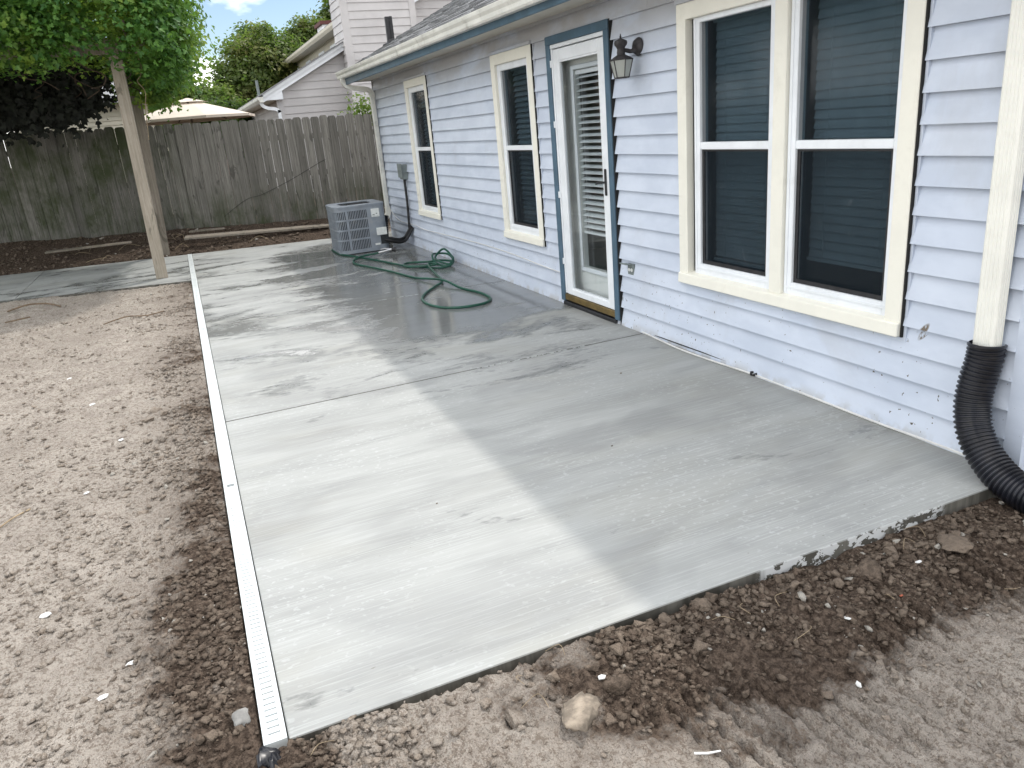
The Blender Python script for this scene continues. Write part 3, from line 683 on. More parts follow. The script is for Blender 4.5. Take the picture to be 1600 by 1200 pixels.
# downspouts
def ribbed(cx_, cy_, wx, wy, ribs=4):
    p = []
    hx, hy = wx/2, wy/2; c_ = .006
    def side(a, b_, n):
        o = []; d = (b_[0]-a[0], b_[1]-a[1]); L = math.hypot(*d); d = (d[0]/L, d[1]/L); nr = (-d[1], d[0]) 
        for i in range(n):
            for t_, dp in ((.15, 0), (.30, .003), (.70, .003), (.85, 0)):
                u_ = c_+(L-2*c_)*(i+t_)/n; o.append((a[0]+d[0]*u_+nr[0]*dp, a[1]+d[1]*u_+nr[1]*dp))
        return o
    P4 = [(-hx, -hy), (hx, -hy), (hx, hy), (-hx, hy)]
    for i in range(4): p += side(P4[i], P4[(i+1) % 4], ribs if i % 2 == 0 else ribs+1)
    return [(cx_+a, cy_+b_) for a, b_ in p]
dn = MB().prism(ribbed(-.062, 1.985, .065, .088), 2, .49, 2.18); nds = dn.build('downspout', 'spout', house)
elb = MB(); 
MB().box((-.097, 1.938, 1.7), (-.0, 1.942, 1.73)).build('strap', 'cream', nds)
fd = MB().prism(ribbed(-.055, 11.70, .06, .075), 2, .42, 2.08); fds = fd.build('downspout', 'gutter', house)
def rect_sweep(path, wx, wy, mat, name, parent):
    b_ = MB(); path = [Vector(p) for p in path]; v = []; f = []; k = len(path)
    for i, p in enumerate(path):
        T = (path[min(i+1, k-1)]-path[max(i-1, 0)]).normalized(); U = Vector((0, 1, 0)); W_ = T.cross(U).normalized()
        for sx, sy in ((-1, -1), (1, -1), (1, 1), (-1, 1)): v.append(p+W_*sx*wx/2+U*sy*wy/2)
    f = [(i*4+j, i*4+(j+1) % 4, (i+1)*4+(j+1) % 4, (i+1)*4+j) for i in range(k-1) for j in range(4)]+[(3, 2, 1, 0), tuple((k-1)*4+j for j in range(4))]
    b_.add(v, f); return b_.build(name, mat, parent, sm=True)
rect_sweep(spline([(-.415, 11.86, 2.335), (-.41, 11.85, 2.26), (-.36, 11.83, 2.20), (-.22, 11.77, 2.165), (-.11, 11.72, 2.14), (-.06, 11.70, 2.09), (-.055, 11.70, 2.02)], 5), .062, .078, 'gutter', 'elbow', fds)
rect_sweep(spline([(-.055, 11.70, .46), (-.055, 11.70, .38), (-.075, 11.69, .34), (-.11, 11.68, .30)], 4), .066, .08, 'cream', 'elbow', fds)

# ------------------------------------------------------------------ things on and by the wall
lan = empty('wall_lantern', (0, 4.55, 1.91), 'dark carriage lantern with seeded glass panes on the wall right of the door', 'lamp')
LX, LY = -.135, 4.585; ZL = -.005
MB().lathe([(.002, -.034), (.022, -.034), (.044, -.026), (.052, -.014), (.056, -.008), (.056, -.001)], (-.012, 4.565, 1.912), 22, 'x').build('back_plate', 'lampmetal', lan, sm=True)
MB().tube(spline([(-.03, 4.565, 1.900), (-.07, 4.570, 1.888), (-.10, 4.578, 1.895), (LX, LY, 1.90)], 5), [.020]*4+[.013]*12, 10).build('arm', 'lampmetal', lan, sm=True)
MB().lathe([(.026, 1.868), (.027, 1.884), (.024, 1.905), (.028, 1.915), (.040, 1.930), (.043, 1.942), (.040, 1.952), (.024, 1.960), (.012, 1.965), (.005, 1.970), (.0075, 1.977), (.004, 1.983), (.0015, 1.995)], (LX, LY, 0), 18).build('cap_finial', 'lampmetal', lan, sm=True)
hexr = lambda r, z: [(LX+r*math.cos(R(60*i+20)), LY+r*math.sin(R(60*i+20)), z) for i in range(6)]
def hexshell(r0, z0, r1, z1): return hexr(r0, z0)+hexr(r1, z1), [(i, (i+1) % 6, 6+(i+1) % 6, 6+i) for i in range(6)]
rf = MB(); v, f = hexshell(.080, 1.842, .030, 1.870); rf.add(v, f+[(5, 4, 3, 2, 1, 0), (6, 7, 8, 9, 10, 11)]); rf.build('roof_cap', 'lampmetal', lan)
T6, B6 = hexr(.074, 1.842), hexr(.047, 1.735)
fr = MB()
for i in range(6): fr.tube([B6[i], T6[i]], .0035, 6).tube([B6[i], B6[(i+1) % 6]], .004, 6).tube([T6[i], T6[(i+1) % 6]], .004, 6)
fr.build('cage', 'lampmetal', lan)
for i in range(6):
    j = (i+1) % 6; c0 = Vector((LX, LY, 0)); ins = lambda q: tuple(Vector(q)+(Vector((LX, LY, q[2]))-Vector(q))*.03)
    p4 = [ins(B6[i]), ins(B6[j]), ins(T6[j]), ins(T6[i])]; inn = [tuple(Vector(q)+(Vector((LX, LY, q[2]))-Vector(q))*.03) for q in p4]
    MB().hexa(p4+inn).build('pane', 'frost', lan)
MB().lathe([(.02, 1.738), (.014, 1.745), (.012, 1.78), (.0125, 1.79), (.011, 1.83), (.002, 1.84)], (LX, LY, 0), 10).build('bulb', 'paper', lan, sm=True)

out = empty('electrical_outlet', (0, 4.765, .44), 'grey outdoor outlet with its cover flap lifted, right of the door', 'outlet')
MB().box((-.020, 4.715, .405), (-.012+.02, 4.795, .485)).build('cover_plate', 'boxgrey', out, bev=.003)
for yy in (4.738, 4.770): MB().lathe([(.001, -.0035), (.013, -.003), (.014, 0), (.001, .001)], (-.021, yy, .442), 12, 'x').build('receptacle', 'paper', out)
MB().hexa([(-.075, 4.735, .487), (-.02, 4.735, .478), (-.02, 4.815, .478), (-.075, 4.815, .487), (-.075, 4.735, .497), (-.02, 4.735, .486), (-.02, 4.815, .486), (-.075, 4.815, .497)]).build('flap', 'boxgrey', out, bev=.002)

dis = empty('disconnect_box', (-.05, 10.56, .9), 'grey electrical disconnect box with conduit on the wall above the air conditioner', 'box')
MB().box((-.085, 10.45, .905), (-.008, 10.62, 1.10)).build('box_body', 'boxgrey', dis, bev=.006)
MB().box((-.105, 10.44, .93), (-.086, 10.63, 1.115)).build('lid', 'boxgrey', dis, bev=.006)
MB().tube(spline([(-.045, 10.55, .91), (-.045, 10.55, .6), (-.05, 10.58, .3), (-.06, 10.60, .16), (-.14, 10.62, .07), (-.28, 10.7, .06)], 6), .017, 9).build('conduit', 'rubber', dis, sm=True)

# air conditioner -------------------------------------------------------
ac = empty('air_conditioner', (-.70, 10.86, 0), 'grey louvred air conditioning condenser standing on the patio by the fence', 'air conditioner')
AX0, AX1, AY0, AY1, AH, AR = -1.07, -.385, 10.48, 11.18, .648, .095
def rrect(ins=0, n=7):
    p = []; r = AR-ins*.6
    for cx_, cy_, a0 in ((AX1-ins-r, AY0+ins+r, -90), (AX1-ins-r, AY1-ins-r, 0), (AX0+ins+r, AY1-ins-r, 90), (AX0+ins+r, AY0+ins+r, 180)):
        for i in range(n+1): th = R(a0+90*i/n); p.append((cx_+r*math.cos(th), cy_+r*math.sin(th)))
    return p
MB().prism(rrect(.022), 2, .05, AH-.03).build('coil', 'acdark', ac)
MB().prism(rrect(-.004), 2, .012, .058).build('base_pan', 'acgrey', ac, sm=True)
def ring(z0, z1, i0=0, i1=.012):
    o_, i_ = rrect(i0), rrect(i1); n = len(o_); b_ = MB()
    v = [(x, y, z0) for x, y in o_]+[(x, y, z1) for x, y in o_]+[(x, y, z1) for x, y in i_]+[(x, y, z0) for x, y in i_]
    f = []
    for j in range(n):
        k = (j+1) % n
        for q in range(4): a_, c_ = q*n, ((q+1) % 4)*n; f.append((a_+j, a_+k, c_+k, c_+j))
    return b_.add(v, f)
ring(.575, AH-.02).build('top_band', 'acgrey', ac, sm=True)
for z in (.185, .317, .448): ring(z, z+.022).build('band', 'acgrey', ac, sm=True)
# perimeter walk, clockwise from the back left corner to the panel
PER = []; r = AR
def pt(x, y, nx, ny): PER.append((x, y, nx, ny))
yy = AY1-r
while yy > AY0+r: pt(AX0, yy, -1, 0); yy -= .0225
for i in range(1, 6): th = R(180+90*i/6.0); pt(AX0+r+r*math.cos(th), AY0+r+r*math.sin(th), math.cos(th), math.sin(th))
xx = AX0+r
XP = -.645
while xx < XP: pt(xx, AY0, 0, -1); xx += .0225
me = MB().box((-.0055, -.004, .055), (.0055, .005, .58)).mesh('louver_slat')
for i, (x, y, nx, ny) in enumerate(PER):
    o = link('louver_slat', me, 'acgrey', ac, (x-nx*.006, y-ny*.006, 0)); o.rotation_euler.z = math.atan2(nx, -ny)
MB().box((AX0+r+.045, AY0-.003, .055), (AX0+r+.075, AY0+.008, .58)).build('corner_strip', 'acgrey', ac)
# service panel: wraps the front right corner
pp = [(XP, AY0-.002)]+[(x, y-.002) for x, y in rrect(0)[0:8]]+[(AX1+.001, AY1-.2)]
qq = [(x, y+.012) for x, y in pp[:3]]+[(x-.01, y+.008) for x, y in pp[3:]]
n = len(pp); v = [(x, y, .056) for x, y in pp]+[(x, y, .60) for x, y in pp]+[(x, y, .056) for x, y in qq]+[(x, y, .60) for x, y in qq]
f = [(i, i+1, n+i+1, n+i) for i in range(n-1)]+[(2*n+i+1, 2*n+i, 3*n+i, 3*n+i+1) for i in range(n-1)]+[(0, n, 3*n, 2*n), (n-1, 2*n+n-1, 3*n+n-1, n+n-1)]+[(n+i, n+i+1, 3*n+i+1, 3*n+i) for i in range(n-1)]
pan = MB(); pan.add(v, f); pan = pan.build('service_panel', 'acgrey', ac, sm=True)
MB().box((-.585, AY0-.0065, .465), (-.475, AY0-.0025, .575)).build('rating_label', 'paper', pan)
MB().box((-.57, AY0-.0072, .488), (-.54, AY0-.0066, .50)).box((-.522, AY0-.0072, .50), (-.505, AY0-.0066, .515)).box((-.575, AY0-.0072, .473), (-.49, AY0-.0066, .476)).build('print_marks', 'boxgrey', pan)
MB().box((-.545, AY0-.022, .215), (-.405, AY0-.003, .315)).build('terminal_cover', 'paper', pan, bev=.004)
MB().box((-.585, AY0-.0065, .085), (-.515, AY0-.0025, .11)).build('small_label', 'paper', pan)
MB().box((-.50, AY0-.008, .09), (-.395, AY0-.0025, .21)).build('valve_recess', 'acdark', pan)
# lid with the fan opening
o_ = rrect(-.006); n = len(o_); ccx, ccy = (AX0+AX1)/2, (AY0+AY1)/2; rad = .262
ang = [math.atan2(y-ccy, x-ccx) for x, y in o_]; i_ = [(ccx+rad*math.cos(t_), ccy+rad*math.sin(t_)) for t_ in ang]
lv = [(x, y, AH-.028) for x, y in o_]+[(x, y, AH-.006) for x, y in o_]+[(ccx+(x-ccx)*.965, ccy+(y-ccy)*.965, AH) for x, y in o_]+[(x, y, AH-.002) for x, y in i_]+[(x, y, AH-.05) for x, y in i_]
lf = [(q*n+j, q*n+(j+1) % n, (q+1)*n+(j+1) % n, (q+1)*n+j) for q in range(4) for j in range(n)]
lid = MB(); lid.add(lv, lf); lid = lid.build('top_lid', 'acgrey', ac, sm=True)
gd = MB()
for rr in (.05, .09, .13, .17, .21, .25): gd.tube([(ccx+rr*math.cos(t_), ccy+rr*math.sin(t_), AH-.012) for t_ in np.linspace(0, 2*math.pi, 29)], .0025, 4, False)
for t_ in range(4): gd.tube([(ccx+.262*math.cos(R(45*t_)), ccy+.262*math.sin(R(45*t_)), AH-.012), (ccx-.262*math.cos(R(45*t_)), ccy-.262*math.sin(R(45*t_)), AH-.012)], .003, 4)
gd.build('fan_guard', 'black', lid)
fan = MB().lathe([(.05, AH-.14), (.05, AH-.08), (.02, AH-.07)], (ccx, ccy, 0), 12)
for t_ in (0, 120, 240):
    a_ = R(t_); c_, s_ = math.cos(a_), math.sin(a_); d_ = R(t_+38); fan.add([(ccx+.05*c_, ccy+.05*s_, AH-.09), (ccx+.24*c_, ccy+.24*s_, AH-.08), (ccx+.24*math.cos(d_), ccy+.24*math.sin(d_), AH-.12), (ccx+.05*math.cos(d_), ccy+.05*math.sin(d_), AH-.12)], [(0, 1, 2, 3)])
fan.build('fan', 'black', lid)

ls = empty('refrigerant_lines', (-.25, 10.6, 0), 'black insulated refrigerant lines between the air conditioner and the wall', 'pipes')
for i, (dz_, dy_) in enumerate(((0, 0), (.035, .03), (.012, -.035))):
    MB().tube(spline([(-.45, 10.50+dy_, .13+dz_), (-.36, 10.47+dy_, .11+dz_), (-.24, 10.50+dy_, .075+dz_), (-.14, 10.55+dy_, .085+dz_), (-.07, 10.56+dy_, .16+dz_), (-.02, 10.55+dy_, .235+dz_)], 6), .021 if i < 2 else .014, 8).build('insulated_line', 'rubber', ls, sm=True)
fp = MB(); pts = spline([(-.11, 11.68, .34), (-.14, 11.66, .24), (-.17, 11.60, .10), (-.20, 11.50, .05)], 10)
fp.tube(pts, [.058 if i % 2 else .05 for i in range(len(pts))], 12); o = fp.build('drain_pipe', 'pipe'); tag(o, 'short black drain pipe under the far downspout behind the air conditioner', 'pipe')

# corrugated pipe on the near downspout
pts = spline([(-.062, 1.985, .535), (-.066, 1.985, .47), (-.085, 1.992, .37), (-.105, 1.985, .27), (-.125, 1.945, .17), (-.14, 1.865, .085), (-.15, 1.755, .025), (-.15, 1.62, .0), (-.14, 1.40, -.01), (-.1, 1.1, -.01)], 30)
d = [0.0]
for a_, c_ in zip(pts[:-1], pts[1:]): d.append(d[-1]+(c_-a_).length)
P, rad, step = [], [], .00235; D = np.array(d); A = np.array([tuple(q) for q in pts]); ss_ = np.arange(0, d[-1], step)
P = np.stack([np.interp(ss_, D, A[:, i]) for i in range(3)], 1)
def rib(s): t_ = (s % .0188)/.0188; return .0700 if .18 < t_ < .62 else (.0625 if t_ > .72 or t_ < .08 else .0665)
cp = MB(); cp.tube([tuple(q) for q in P], [rib(s) for s in ss_], 28, False)
o = cp.build('corrugated_pipe', 'pipe', sm=True); tag(o, 'thick black corrugated drain pipe bending off the near downspout to the dirt', 'pipe')

# garden hose
H = .014; pts = [(-1.075, 11.15, H), (-1.075, 10.8, H), (-1.06, 10.55, H), (-.92, 10.11, H), (-.745, 9.43, H), (-.63, 8.94, H), (-.50, 8.66, H), (-.36, 8.42, H), (-.22, 8.40, .02), (-.12, 8.55, .05), (-.12, 8.75, .10), (-.20, 8.90, .10), (-.30, 8.78, .11), (-.33, 8.58, .05), (-.25, 8.42, .02), (-.14, 8.50, .07), (-.10, 8.68, .09), (-.13, 8.86, .15), (-.26, 8.80, .08), (-.29, 8.55, .06), (-.20, 8.42, .03), (-.14, 8.56, .04), (-.20, 8.80, .03), (-.34, 8.90, .02), (-.52, 9.06, H), (-.605, 8.99, H), (-.62, 8.80, H), (-.52, 8.60, .03), (-.36, 8.50, .04), (-.36, 8.60, .045), (-.43, 8.56, .042), (-.50, 8.09, .02), (-.575, 7.60, .02), (-.72, 7.40, .015), (-.90, 7.15, H), (-1.005, 6.90, H), (-1.015, 6.65, H), (-.95, 6.44, H), (-.82, 6.32, H), (-.62, 6.31, H), (-.50, 6.42, H), (-.465, 6.60, H), (-.475, 6.82, H), (-.535, 7.13, H), (-.585, 7.5, .043), (-.66, 7.78, .03), (-.74, 8.05, H), (-.84, 8.6, H), (-.95, 9.1, H), (-1.06, 9.52, H), (-1.05, 9.80, H), (-.94, 9.98, .03), (-.82, 10.05, .03), (-.72, 10.04, .035), (-.66, 10.03, .045)]
hs = empty('garden_hose', (-.6, 8, 0), 'green garden hose in loops on the wet concrete with a metal spray nozzle', 'hose')
MB().tube(spline(pts, 9), .0125, 8).build('hose_tube', 'hose', hs, sm=True)
nz_ = MB().tube([(-.66, 10.03, .045), (-.62, 10.025, .05), (-.60, 10.02, .052), (-.52, 10.0, .066), (-.49, 9.99, .068)], [.014, .017, .015, .017, .022], 10).build('nozzle_barrel', 'chrome', hs, sm=True)
MB().tube([(-.49, 9.99, .068), (-.45, 9.98, .062), (-.435, 9.975, .06)], [.022, .034, .034], 12).build('nozzle_head', 'black', nz_, sm=True)
MB().tube([(-.52, 10.0, .08), (-.57, 10.012, .092), (-.63, 10.02, .085)], [.007, .006, .005], 7).build('trigger', 'chrome', nz_, sm=True)

# cables
c1 = MB().tube(spline([(-.03, 11.6, .42), (-.03, 11.35, .33), (-.022, 11.0, .285), (-.022, 10.35, .29), (-.022, 9.9, .27), (-.022, 8.96, .288), (-.022, 7.86, .305), (-.022, 6.98, .298), (-.022, 6.3, .272), (-.022, 5.9, .262)], 8), .005, 6).build('wall_cable', 'wirewhite', sm=True); tag(c1, 'thin white cable sagging along the siding left of the door', 'cable')
c2 = MB().tube(spline([(-.022, 4.62, .006), (-.05, 4.3, .007), (-.062, 4.1, .007), (-.055, 3.84, .007), (-.04, 3.62, .007), (-.026, 3.40, .008), (-.022, 3.15, .007), (-.03, 2.80, .007), (-.032, 2.48, .007), (-.026, 2.28, .008), (-.024, 2.05, .008)], 8), .0062, 6).build('ground_cable', 'wirewhite', sm=True); tag(c2, 'white cable lying on the concrete along the foot of the wall under the big window', 'cable')
kn = [(-.028+.012*math.cos(t_*2.3), 3.40+.022*math.sin(t_*1.7), .014+.008*math.sin(t_*3.1)) for t_ in np.linspace(0, 9, 60)]
kt = MB().tube(kn, .004, 6).build('cable_tie', 'rubber'); tag(kt, 'small black knot of wire round the white cable by the wall', 'wire')
c3 = MB().tube(spline([(-.016, 4.6, .012), (-.026, 4.2, .020), (-.020, 3.8, .022), (-.018, 3.45, .02)], 8), .004, 6).build('dark_cable', 'rubber', sm=True); tag(c3, 'black cable along the wall foot just right of the door', 'cable')

# ------------------------------------------------------------------ fence
fence = empty('fence', (-2.5, 14.1, 0), 'weathered grey dog-eared picket fence behind the patio', 'fence')
def fy(x): return 13.66-.165*(x-.3)
ftop = lambda x: 1.865-.030*(x-.3)
picks = []
for kx in range(5):
    wv = .066+.002*kx; hh = 1.90; ce = .026
    b_ = MB(); b_.prism([(-wv, 0), (wv, 0), (wv, hh-ce-.01), (wv-ce*.5, hh-.012), (wv-ce, hh), (-wv+ce, hh), (-wv+ce*.5, hh-.014), (-wv, hh-ce-.006)], 1, -.011, .011); picks.append(b_.mesh('picket'))
fa = math.atan2(-.165, 1)
x = -8.6
while x < 3.2:
    i = random.randrange(5); wv = .066+.002*i; x += wv
    o = link('picket', picks[i], 'fence', fence, (x, fy(x)+random.uniform(-.004, .004), ftop(x)-1.90+random.uniform(-.018, .014)))
    o.rotation_euler = (random.uniform(-.006, .006), random.gauss(0, .0017), fa+random.uniform(-.02, .02))
    x += wv+random.choice((.003, .004, .004, .005, .006))
for dz_ in (.35, .95, 1.55):
    L = 12; MB().hexa([(q, fy(q)+.016+e_, ftop(q)-1.9+dz_+h_) for h_ in (0, .085) for q, e_ in ((-8.6, 0), (3.2, 0), (3.2, .038), (-8.6, .038))]).build('rail', 'fence', fence)
for q in (-7.6, -5.2, -2.8, -.4, 2.0): MB().box((q-.045, fy(q)+.056, 0), (q+.045, fy(q)+.142, ftop(q)-.1)).build('fence_post', 'fence', fence)

o = MB().tube(spline([(-2.30, fy(-2.30)-.02, .42), (-1.90, fy(-1.9)-.02, .66), (-1.62, fy(-1.62)-.018, .72), (-1.10, fy(-1.1)-.018, .92), (-.62, fy(-.62)-.018, 1.14), (-.45, fy(-.45)-.016, 1.20)], 6), .003, 5).build('fence_wire', 'rubber', sm=True); tag(o, 'thin dark wire slanting across the fence boards', 'wire')
# planks lying on the bank
b_ = MB().hexa([(-2.99, 13.28, .20), (-2.96, 13.40, .225), (-.40, 13.13, .135), (-.42, 13.02, .115), (-2.99, 13.28, .232), (-2.96, 13.40, .257), (-.40, 13.13, .167), (-.42, 13.02, .147)])
o = b_.build('plank', 'plank', bev=.003); tag(o, 'long pale plank lying on the dirt against the fence foot', 'plank')
b_ = MB().hexa([(-2.90, 13.55, .275), (-2.88, 13.62, .28), (-2.35, 13.60, .27), (-2.35, 13.53, .265), (-2.90, 13.55, .30), (-2.88, 13.62, .305), (-2.35, 13.60, .295), (-2.35, 13.53, .29)])
o = b_.build('board_offcut', 'post2', bev=.003); tag(o, 'short dark board lying behind the long plank at the fence', 'plank')
b_ = MB().hexa([(-5.0, 13.72, .22), (-4.98, 13.80, .23), (-3.75, 13.66, .235), (-3.77, 13.60, .225), (-5.0, 13.72, .245), (-4.98, 13.80, .255), (-3.75, 13.66, .26), (-3.77, 13.60, .25)])
o = b_.build('buried_board', 'post2', bev=.003); tag(o, 'thin grey board half buried at the fence foot left of the pergola posts', 'plank')

# ------------------------------------------------------------------ pergola and vine
perg = empty('pergola', (-3.34, 10.86, 0), 'weathered timber pergola with two square posts standing in the walkway', 'pergola')
def post(bx, by, tx, ty, h, mat, s=.069):
    MB().hexa([(bx+a_*s, by+b_*s, .0) for a_, b_ in ((-1, -1), (1, -1), (1, 1), (-1, 1))]+[(tx+a_*s, ty+b_*s, h) for a_, b_ in ((-1, -1), (1, -1), (1, 1), (-1, 1))]).build('post', mat, perg, bev=.006)
post(-3.335, 10.90, -3.275, 10.90, 2.67, 'post'); post(-3.31, 13.28, -3.20, 13.28, 2.66, 'post2')
post(-6.6, 11.6, -6.6, 11.6, 2.66, 'post2'); post(-6.6, 13.9, -6.6, 13.9, 2.66, 'post2')
for yb in (10.80, 13.2): MB().box((-7.1, yb, 2.68), (-2.95, yb+.04, 2.86)).build('beam', 'post2', perg, bev=.004)
for i in range(10): MB().box((-6.9+i*.42, 10.35, 2.865), (-6.86+i*.42, 14.0, 2.98)).build('rafter', 'post2', perg, bev=.003)
MB().box((-3.02, 10.5, 2.70), (-2.72, 10.54, 2.76)).build('rafter_tail', 'post', perg)

def orient(n, m_):
    """random frames whose third axis is near n"""
    nn = n+RNG.normal(0, .45, n.shape); nn /= np.linalg.norm(nn, axis=1, keepdims=True)
    a_ = RNG.normal(size=n.shape); u = a_-nn*(a_*nn).sum(1, keepdims=True); u /= np.linalg.norm(u, axis=1, keepdims=True)
    if m_: u[:, 2] -= .9; u -= nn*(u*nn).sum(1, keepdims=True); u /= np.linalg.norm(u, axis=1, keepdims=True)
    return u, np.cross(nn, u), nn
def leaves(name, C, N, S, mat, tmpl, faces, hang=False):
    u, v_, n_ = orient(N, hang); T = np.array(tmpl, float)
    V = C[:, None, :]+S[:, None, None]*(T[None, :, 1:2]*u[:, None, :]+T[None, :, 0:1]*v_[:, None, :]+T[None, :, 2:3]*n_[:, None, :])
    k = len(T); F_ = np.array(faces)[None]+(np.arange(len(C))*k)[:, None, None]
    return npmesh(name, V.reshape(-1, 3), F_.reshape(-1, len(faces[0])), mat)
LOBED = [(0, 0, 0), (-.30, .05, .10), (-.55, .42, .16), (-.22, .50, .06), (-.20, .85, .04), (0, 1.05, -.06), (.30, .05, .10), (.55, .42, .16), (.22, .50, .06), (.20, .85, .04)]
LOBF = [(0, 1, 2, 3), (0, 3, 4, 5), (0, 8, 7, 6), (0, 5, 9, 8)]
OVAL = [(0, 0, 0), (-.34, .4, .1), (0, 1, -.05), (.34, .4, .1)]; OVF = [(0, 1, 2, 3)]

vine = empty('climbing_vine', (-3.4, 11.2, 0), 'dense green climbing vine heaped over the pergola', 'vine')
def vine_leaves():
    C, N = [], []
    def shell(n, f):
        for _ in range(n):
            c_, nrm = f(); k = int(RNG.integers(34, 66)); r_ = RNG.uniform(.08, .19)
            q = RNG.normal(0, r_, (k, 3))*np.array([1, 1, .7]); C.append(c_+q); N.append(np.tile(nrm, (k, 1))+q*2.0)
    U = RNG.uniform
    def front():   # front curtain
        x_ = U(-8.5, -2.70); low = 2.70+.10*math.sin(x_*5.0)+.06*math.sin(x_*13); z_ = low+(3.75-low)*U(0, 1); y_ = 10.62-.40*math.sin((z_-2.4)*1.6)+U(-.18, .12)
        return np.array([x_, y_, z_]), np.array([.25, -.45, .85])
    def right():
        z_ = 2.45+1.35*U(0, 1); y_ = U(10.4, 14.0); x_ = -2.78+.30*math.sin((z_-2.3)*2.0)+U(-.2, .1)
        return np.array([x_, y_, z_]), np.array([.6, -.2, .8])
    def top():
        return np.array([U(-8.5, -2.6), U(10.2, 15.6), 3.60+U(-.25, .28)]), np.array([.1, -.1, 1])  # runs on past the pergola out of view, added to deepen the shade
    def under():
        return np.array([U(-8.5, -2.85), U(10.8, 15.4), 2.84+U(-.10, .5)]), np.array([0, -.2, -1])  # layer thickened and widened the same way to darken the space below
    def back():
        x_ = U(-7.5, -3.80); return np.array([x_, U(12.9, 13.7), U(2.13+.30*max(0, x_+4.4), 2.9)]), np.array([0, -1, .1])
    def backr():
        return np.array([U(-3.3, -2.75), U(12.9, 13.6), U(2.28, 2.8)]), np.array([.3, -1, .1])
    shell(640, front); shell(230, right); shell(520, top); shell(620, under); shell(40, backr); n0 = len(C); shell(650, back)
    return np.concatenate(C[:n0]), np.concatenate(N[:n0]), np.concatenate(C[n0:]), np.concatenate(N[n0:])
C_, N_, Cd, Nd = vine_leaves(); off = np.array(vine.location)
me = leaves('foliage', C_-off, N_/np.linalg.norm(N_, axis=1, keepdims=True), RNG.uniform(.038, .078, len(C_)), 'vine', LOBED, LOBF, True)
tag(link('foliage', me, None, vine), kind='stuff')
me = leaves('shade_foliage', Cd-off, Nd/np.linalg.norm(Nd, axis=1, keepdims=True), RNG.uniform(.06, .12, len(Cd)), 'shadeleaf', LOBED, LOBF, True)  # dark leaf mass put in place of the shaded hollow below the vine
tag(link('shade_foliage', me, None, vine), 'near-black leaves standing in for the shade under the vine', kind='stuff')
for i in range(16):
    x_ = random.uniform(-6.0, -3.0); y_ = random.uniform(11.0, 13.6); p = [(x_, y_, 2.8)]
    for j in range(6): p.append((p[-1][0]+random.uniform(-.18, .18), p[-1][1]+random.uniform(-.15, .15), p[-1][2]-random.uniform(.02, .12)))
    MB().tube(spline(p, 4), random.uniform(.004, .011), 5).build('stem', 'bark', vine, sm=True)
MB().tube(spline([(-3.06, 11.2, 2.75), (-3.02, 11.1, 2.58), (-3.05, 11.05, 2.45), (-3.10, 11.0, 2.38), (-3.04, 11.0, 2.26), (-3.08, 10.98, 2.05), (-3.12, 10.97, 1.7)], 6), .005, 5).build('tendril', 'straw', vine, sm=True)

# ------------------------------------------------------------------ beyond the fence
um = empty('patio_umbrella', (-2.35, 16.6, 0), 'beige patio umbrella rising behind the fence', 'umbrella')
UX, UY = -2.42, 16.6
rim = [(UX+1.22*math.cos(R(45*i+10)), UY+1.22*math.sin(R(45*i+10)), 2.10) for i in range(8)]; mid = [(UX+.30*math.cos(R(45*i+10)), UY+.30*math.sin(R(45*i+10)), 2.36) for i in range(8)]
vb = [tuple(Vector(q)-Vector((0, 0, .045))+(Vector((UX, UY, 2.1))-Vector(q))*.005) for q in rim]
cn = MB(); cn.add(mid+rim+vb, [(i, 8+i, 8+(i+1) % 8, (i+1) % 8) for i in range(8)]+[(8+i, 16+i, 16+(i+1) % 8, 8+(i+1) % 8) for i in range(8)]); can = cn.build('canopy', 'canvas', um)
tp = [(UX+.36*math.cos(R(45*i+10)), UY+.36*math.sin(R(45*i+10)), 2.385) for i in range(8)]; v_ = MB(); v_.add(tp+[(UX, UY, 2.47)], [(i, (i+1) % 8, 8) for i in range(8)]); v_.build('vent', 'canvas', can)
MB().tube([(UX, UY, .2), (UX, UY, 2.47)], .02, 10).build('pole', 'post2', um)
rb = MB()
for q in rim: rb.tube([(UX, UY, 2.36), tuple(Vector(q)-Vector((0, 0, .015)))], .008, 5)
rb.build('ribs', 'post2', um)

def lap_wall(parent, name, A, B, n, z0, z1, expo, mat, clip=None, first=None):
    """wall with real lap courses on a vertical plane from A to B (xy); n = outward normal; clip(z)->(s0,s1) in metres along A->B"""
    A = Vector((*A, 0)); B = Vector((*B, 0)); L = (B-A).length; d_ = (B-A)/L; n = Vector((*n, 0))
    full = clip or (lambda z: (0, L))
    zs = [z0]+[q for q in np.arange((first if first is not None else z0+expo), z1, expo)]+[z1]
    root = None
    base = MB(); pts = [(full(z)) for z in (z0, z1)]
    def P(s, z, o): return tuple(A+d_*s+n*o+Vector((0, 0, z)))
    zl = list(zs)
    prof = [(full(z)[0], z) for z in zl]+[(full(z)[1], z) for z in reversed(zl)]
    k = len(prof); base.add([P(s, z, 0) for s, z in prof]+[P(s, z, -.12) for s, z in prof], [tuple(range(k)), tuple(range(2*k-1, k-1, -1))]+[(i, k+i, k+(i+1) % k, (i+1) % k) for i in range(k)])
    root = base.build(name, mat, parent)
    for za, zb in zip(zs[:-1], zs[1:]):
        if zb-za < .02: continue
        a0, a1 = full(za); b0, b1 = full(zb)
        if min(a1-a0, b1-b0) < .03: continue
        MB().hexa([P(a0, za, .024), P(a1, za, .024), P(a1, za, .002), P(a0, za, .002), P(b0, zb-.001, .006), P(b1, zb-.001, .006), P(b1, zb-.001, .002), P(b0, zb-.001, .002)]).build('siding_course', mat, root)
    return root
nb = empty('neighbour_house', (3, 22, 0), 'grey sided neighbour house with tall boxed chimney behind the fence', 'house')
E2 = .178
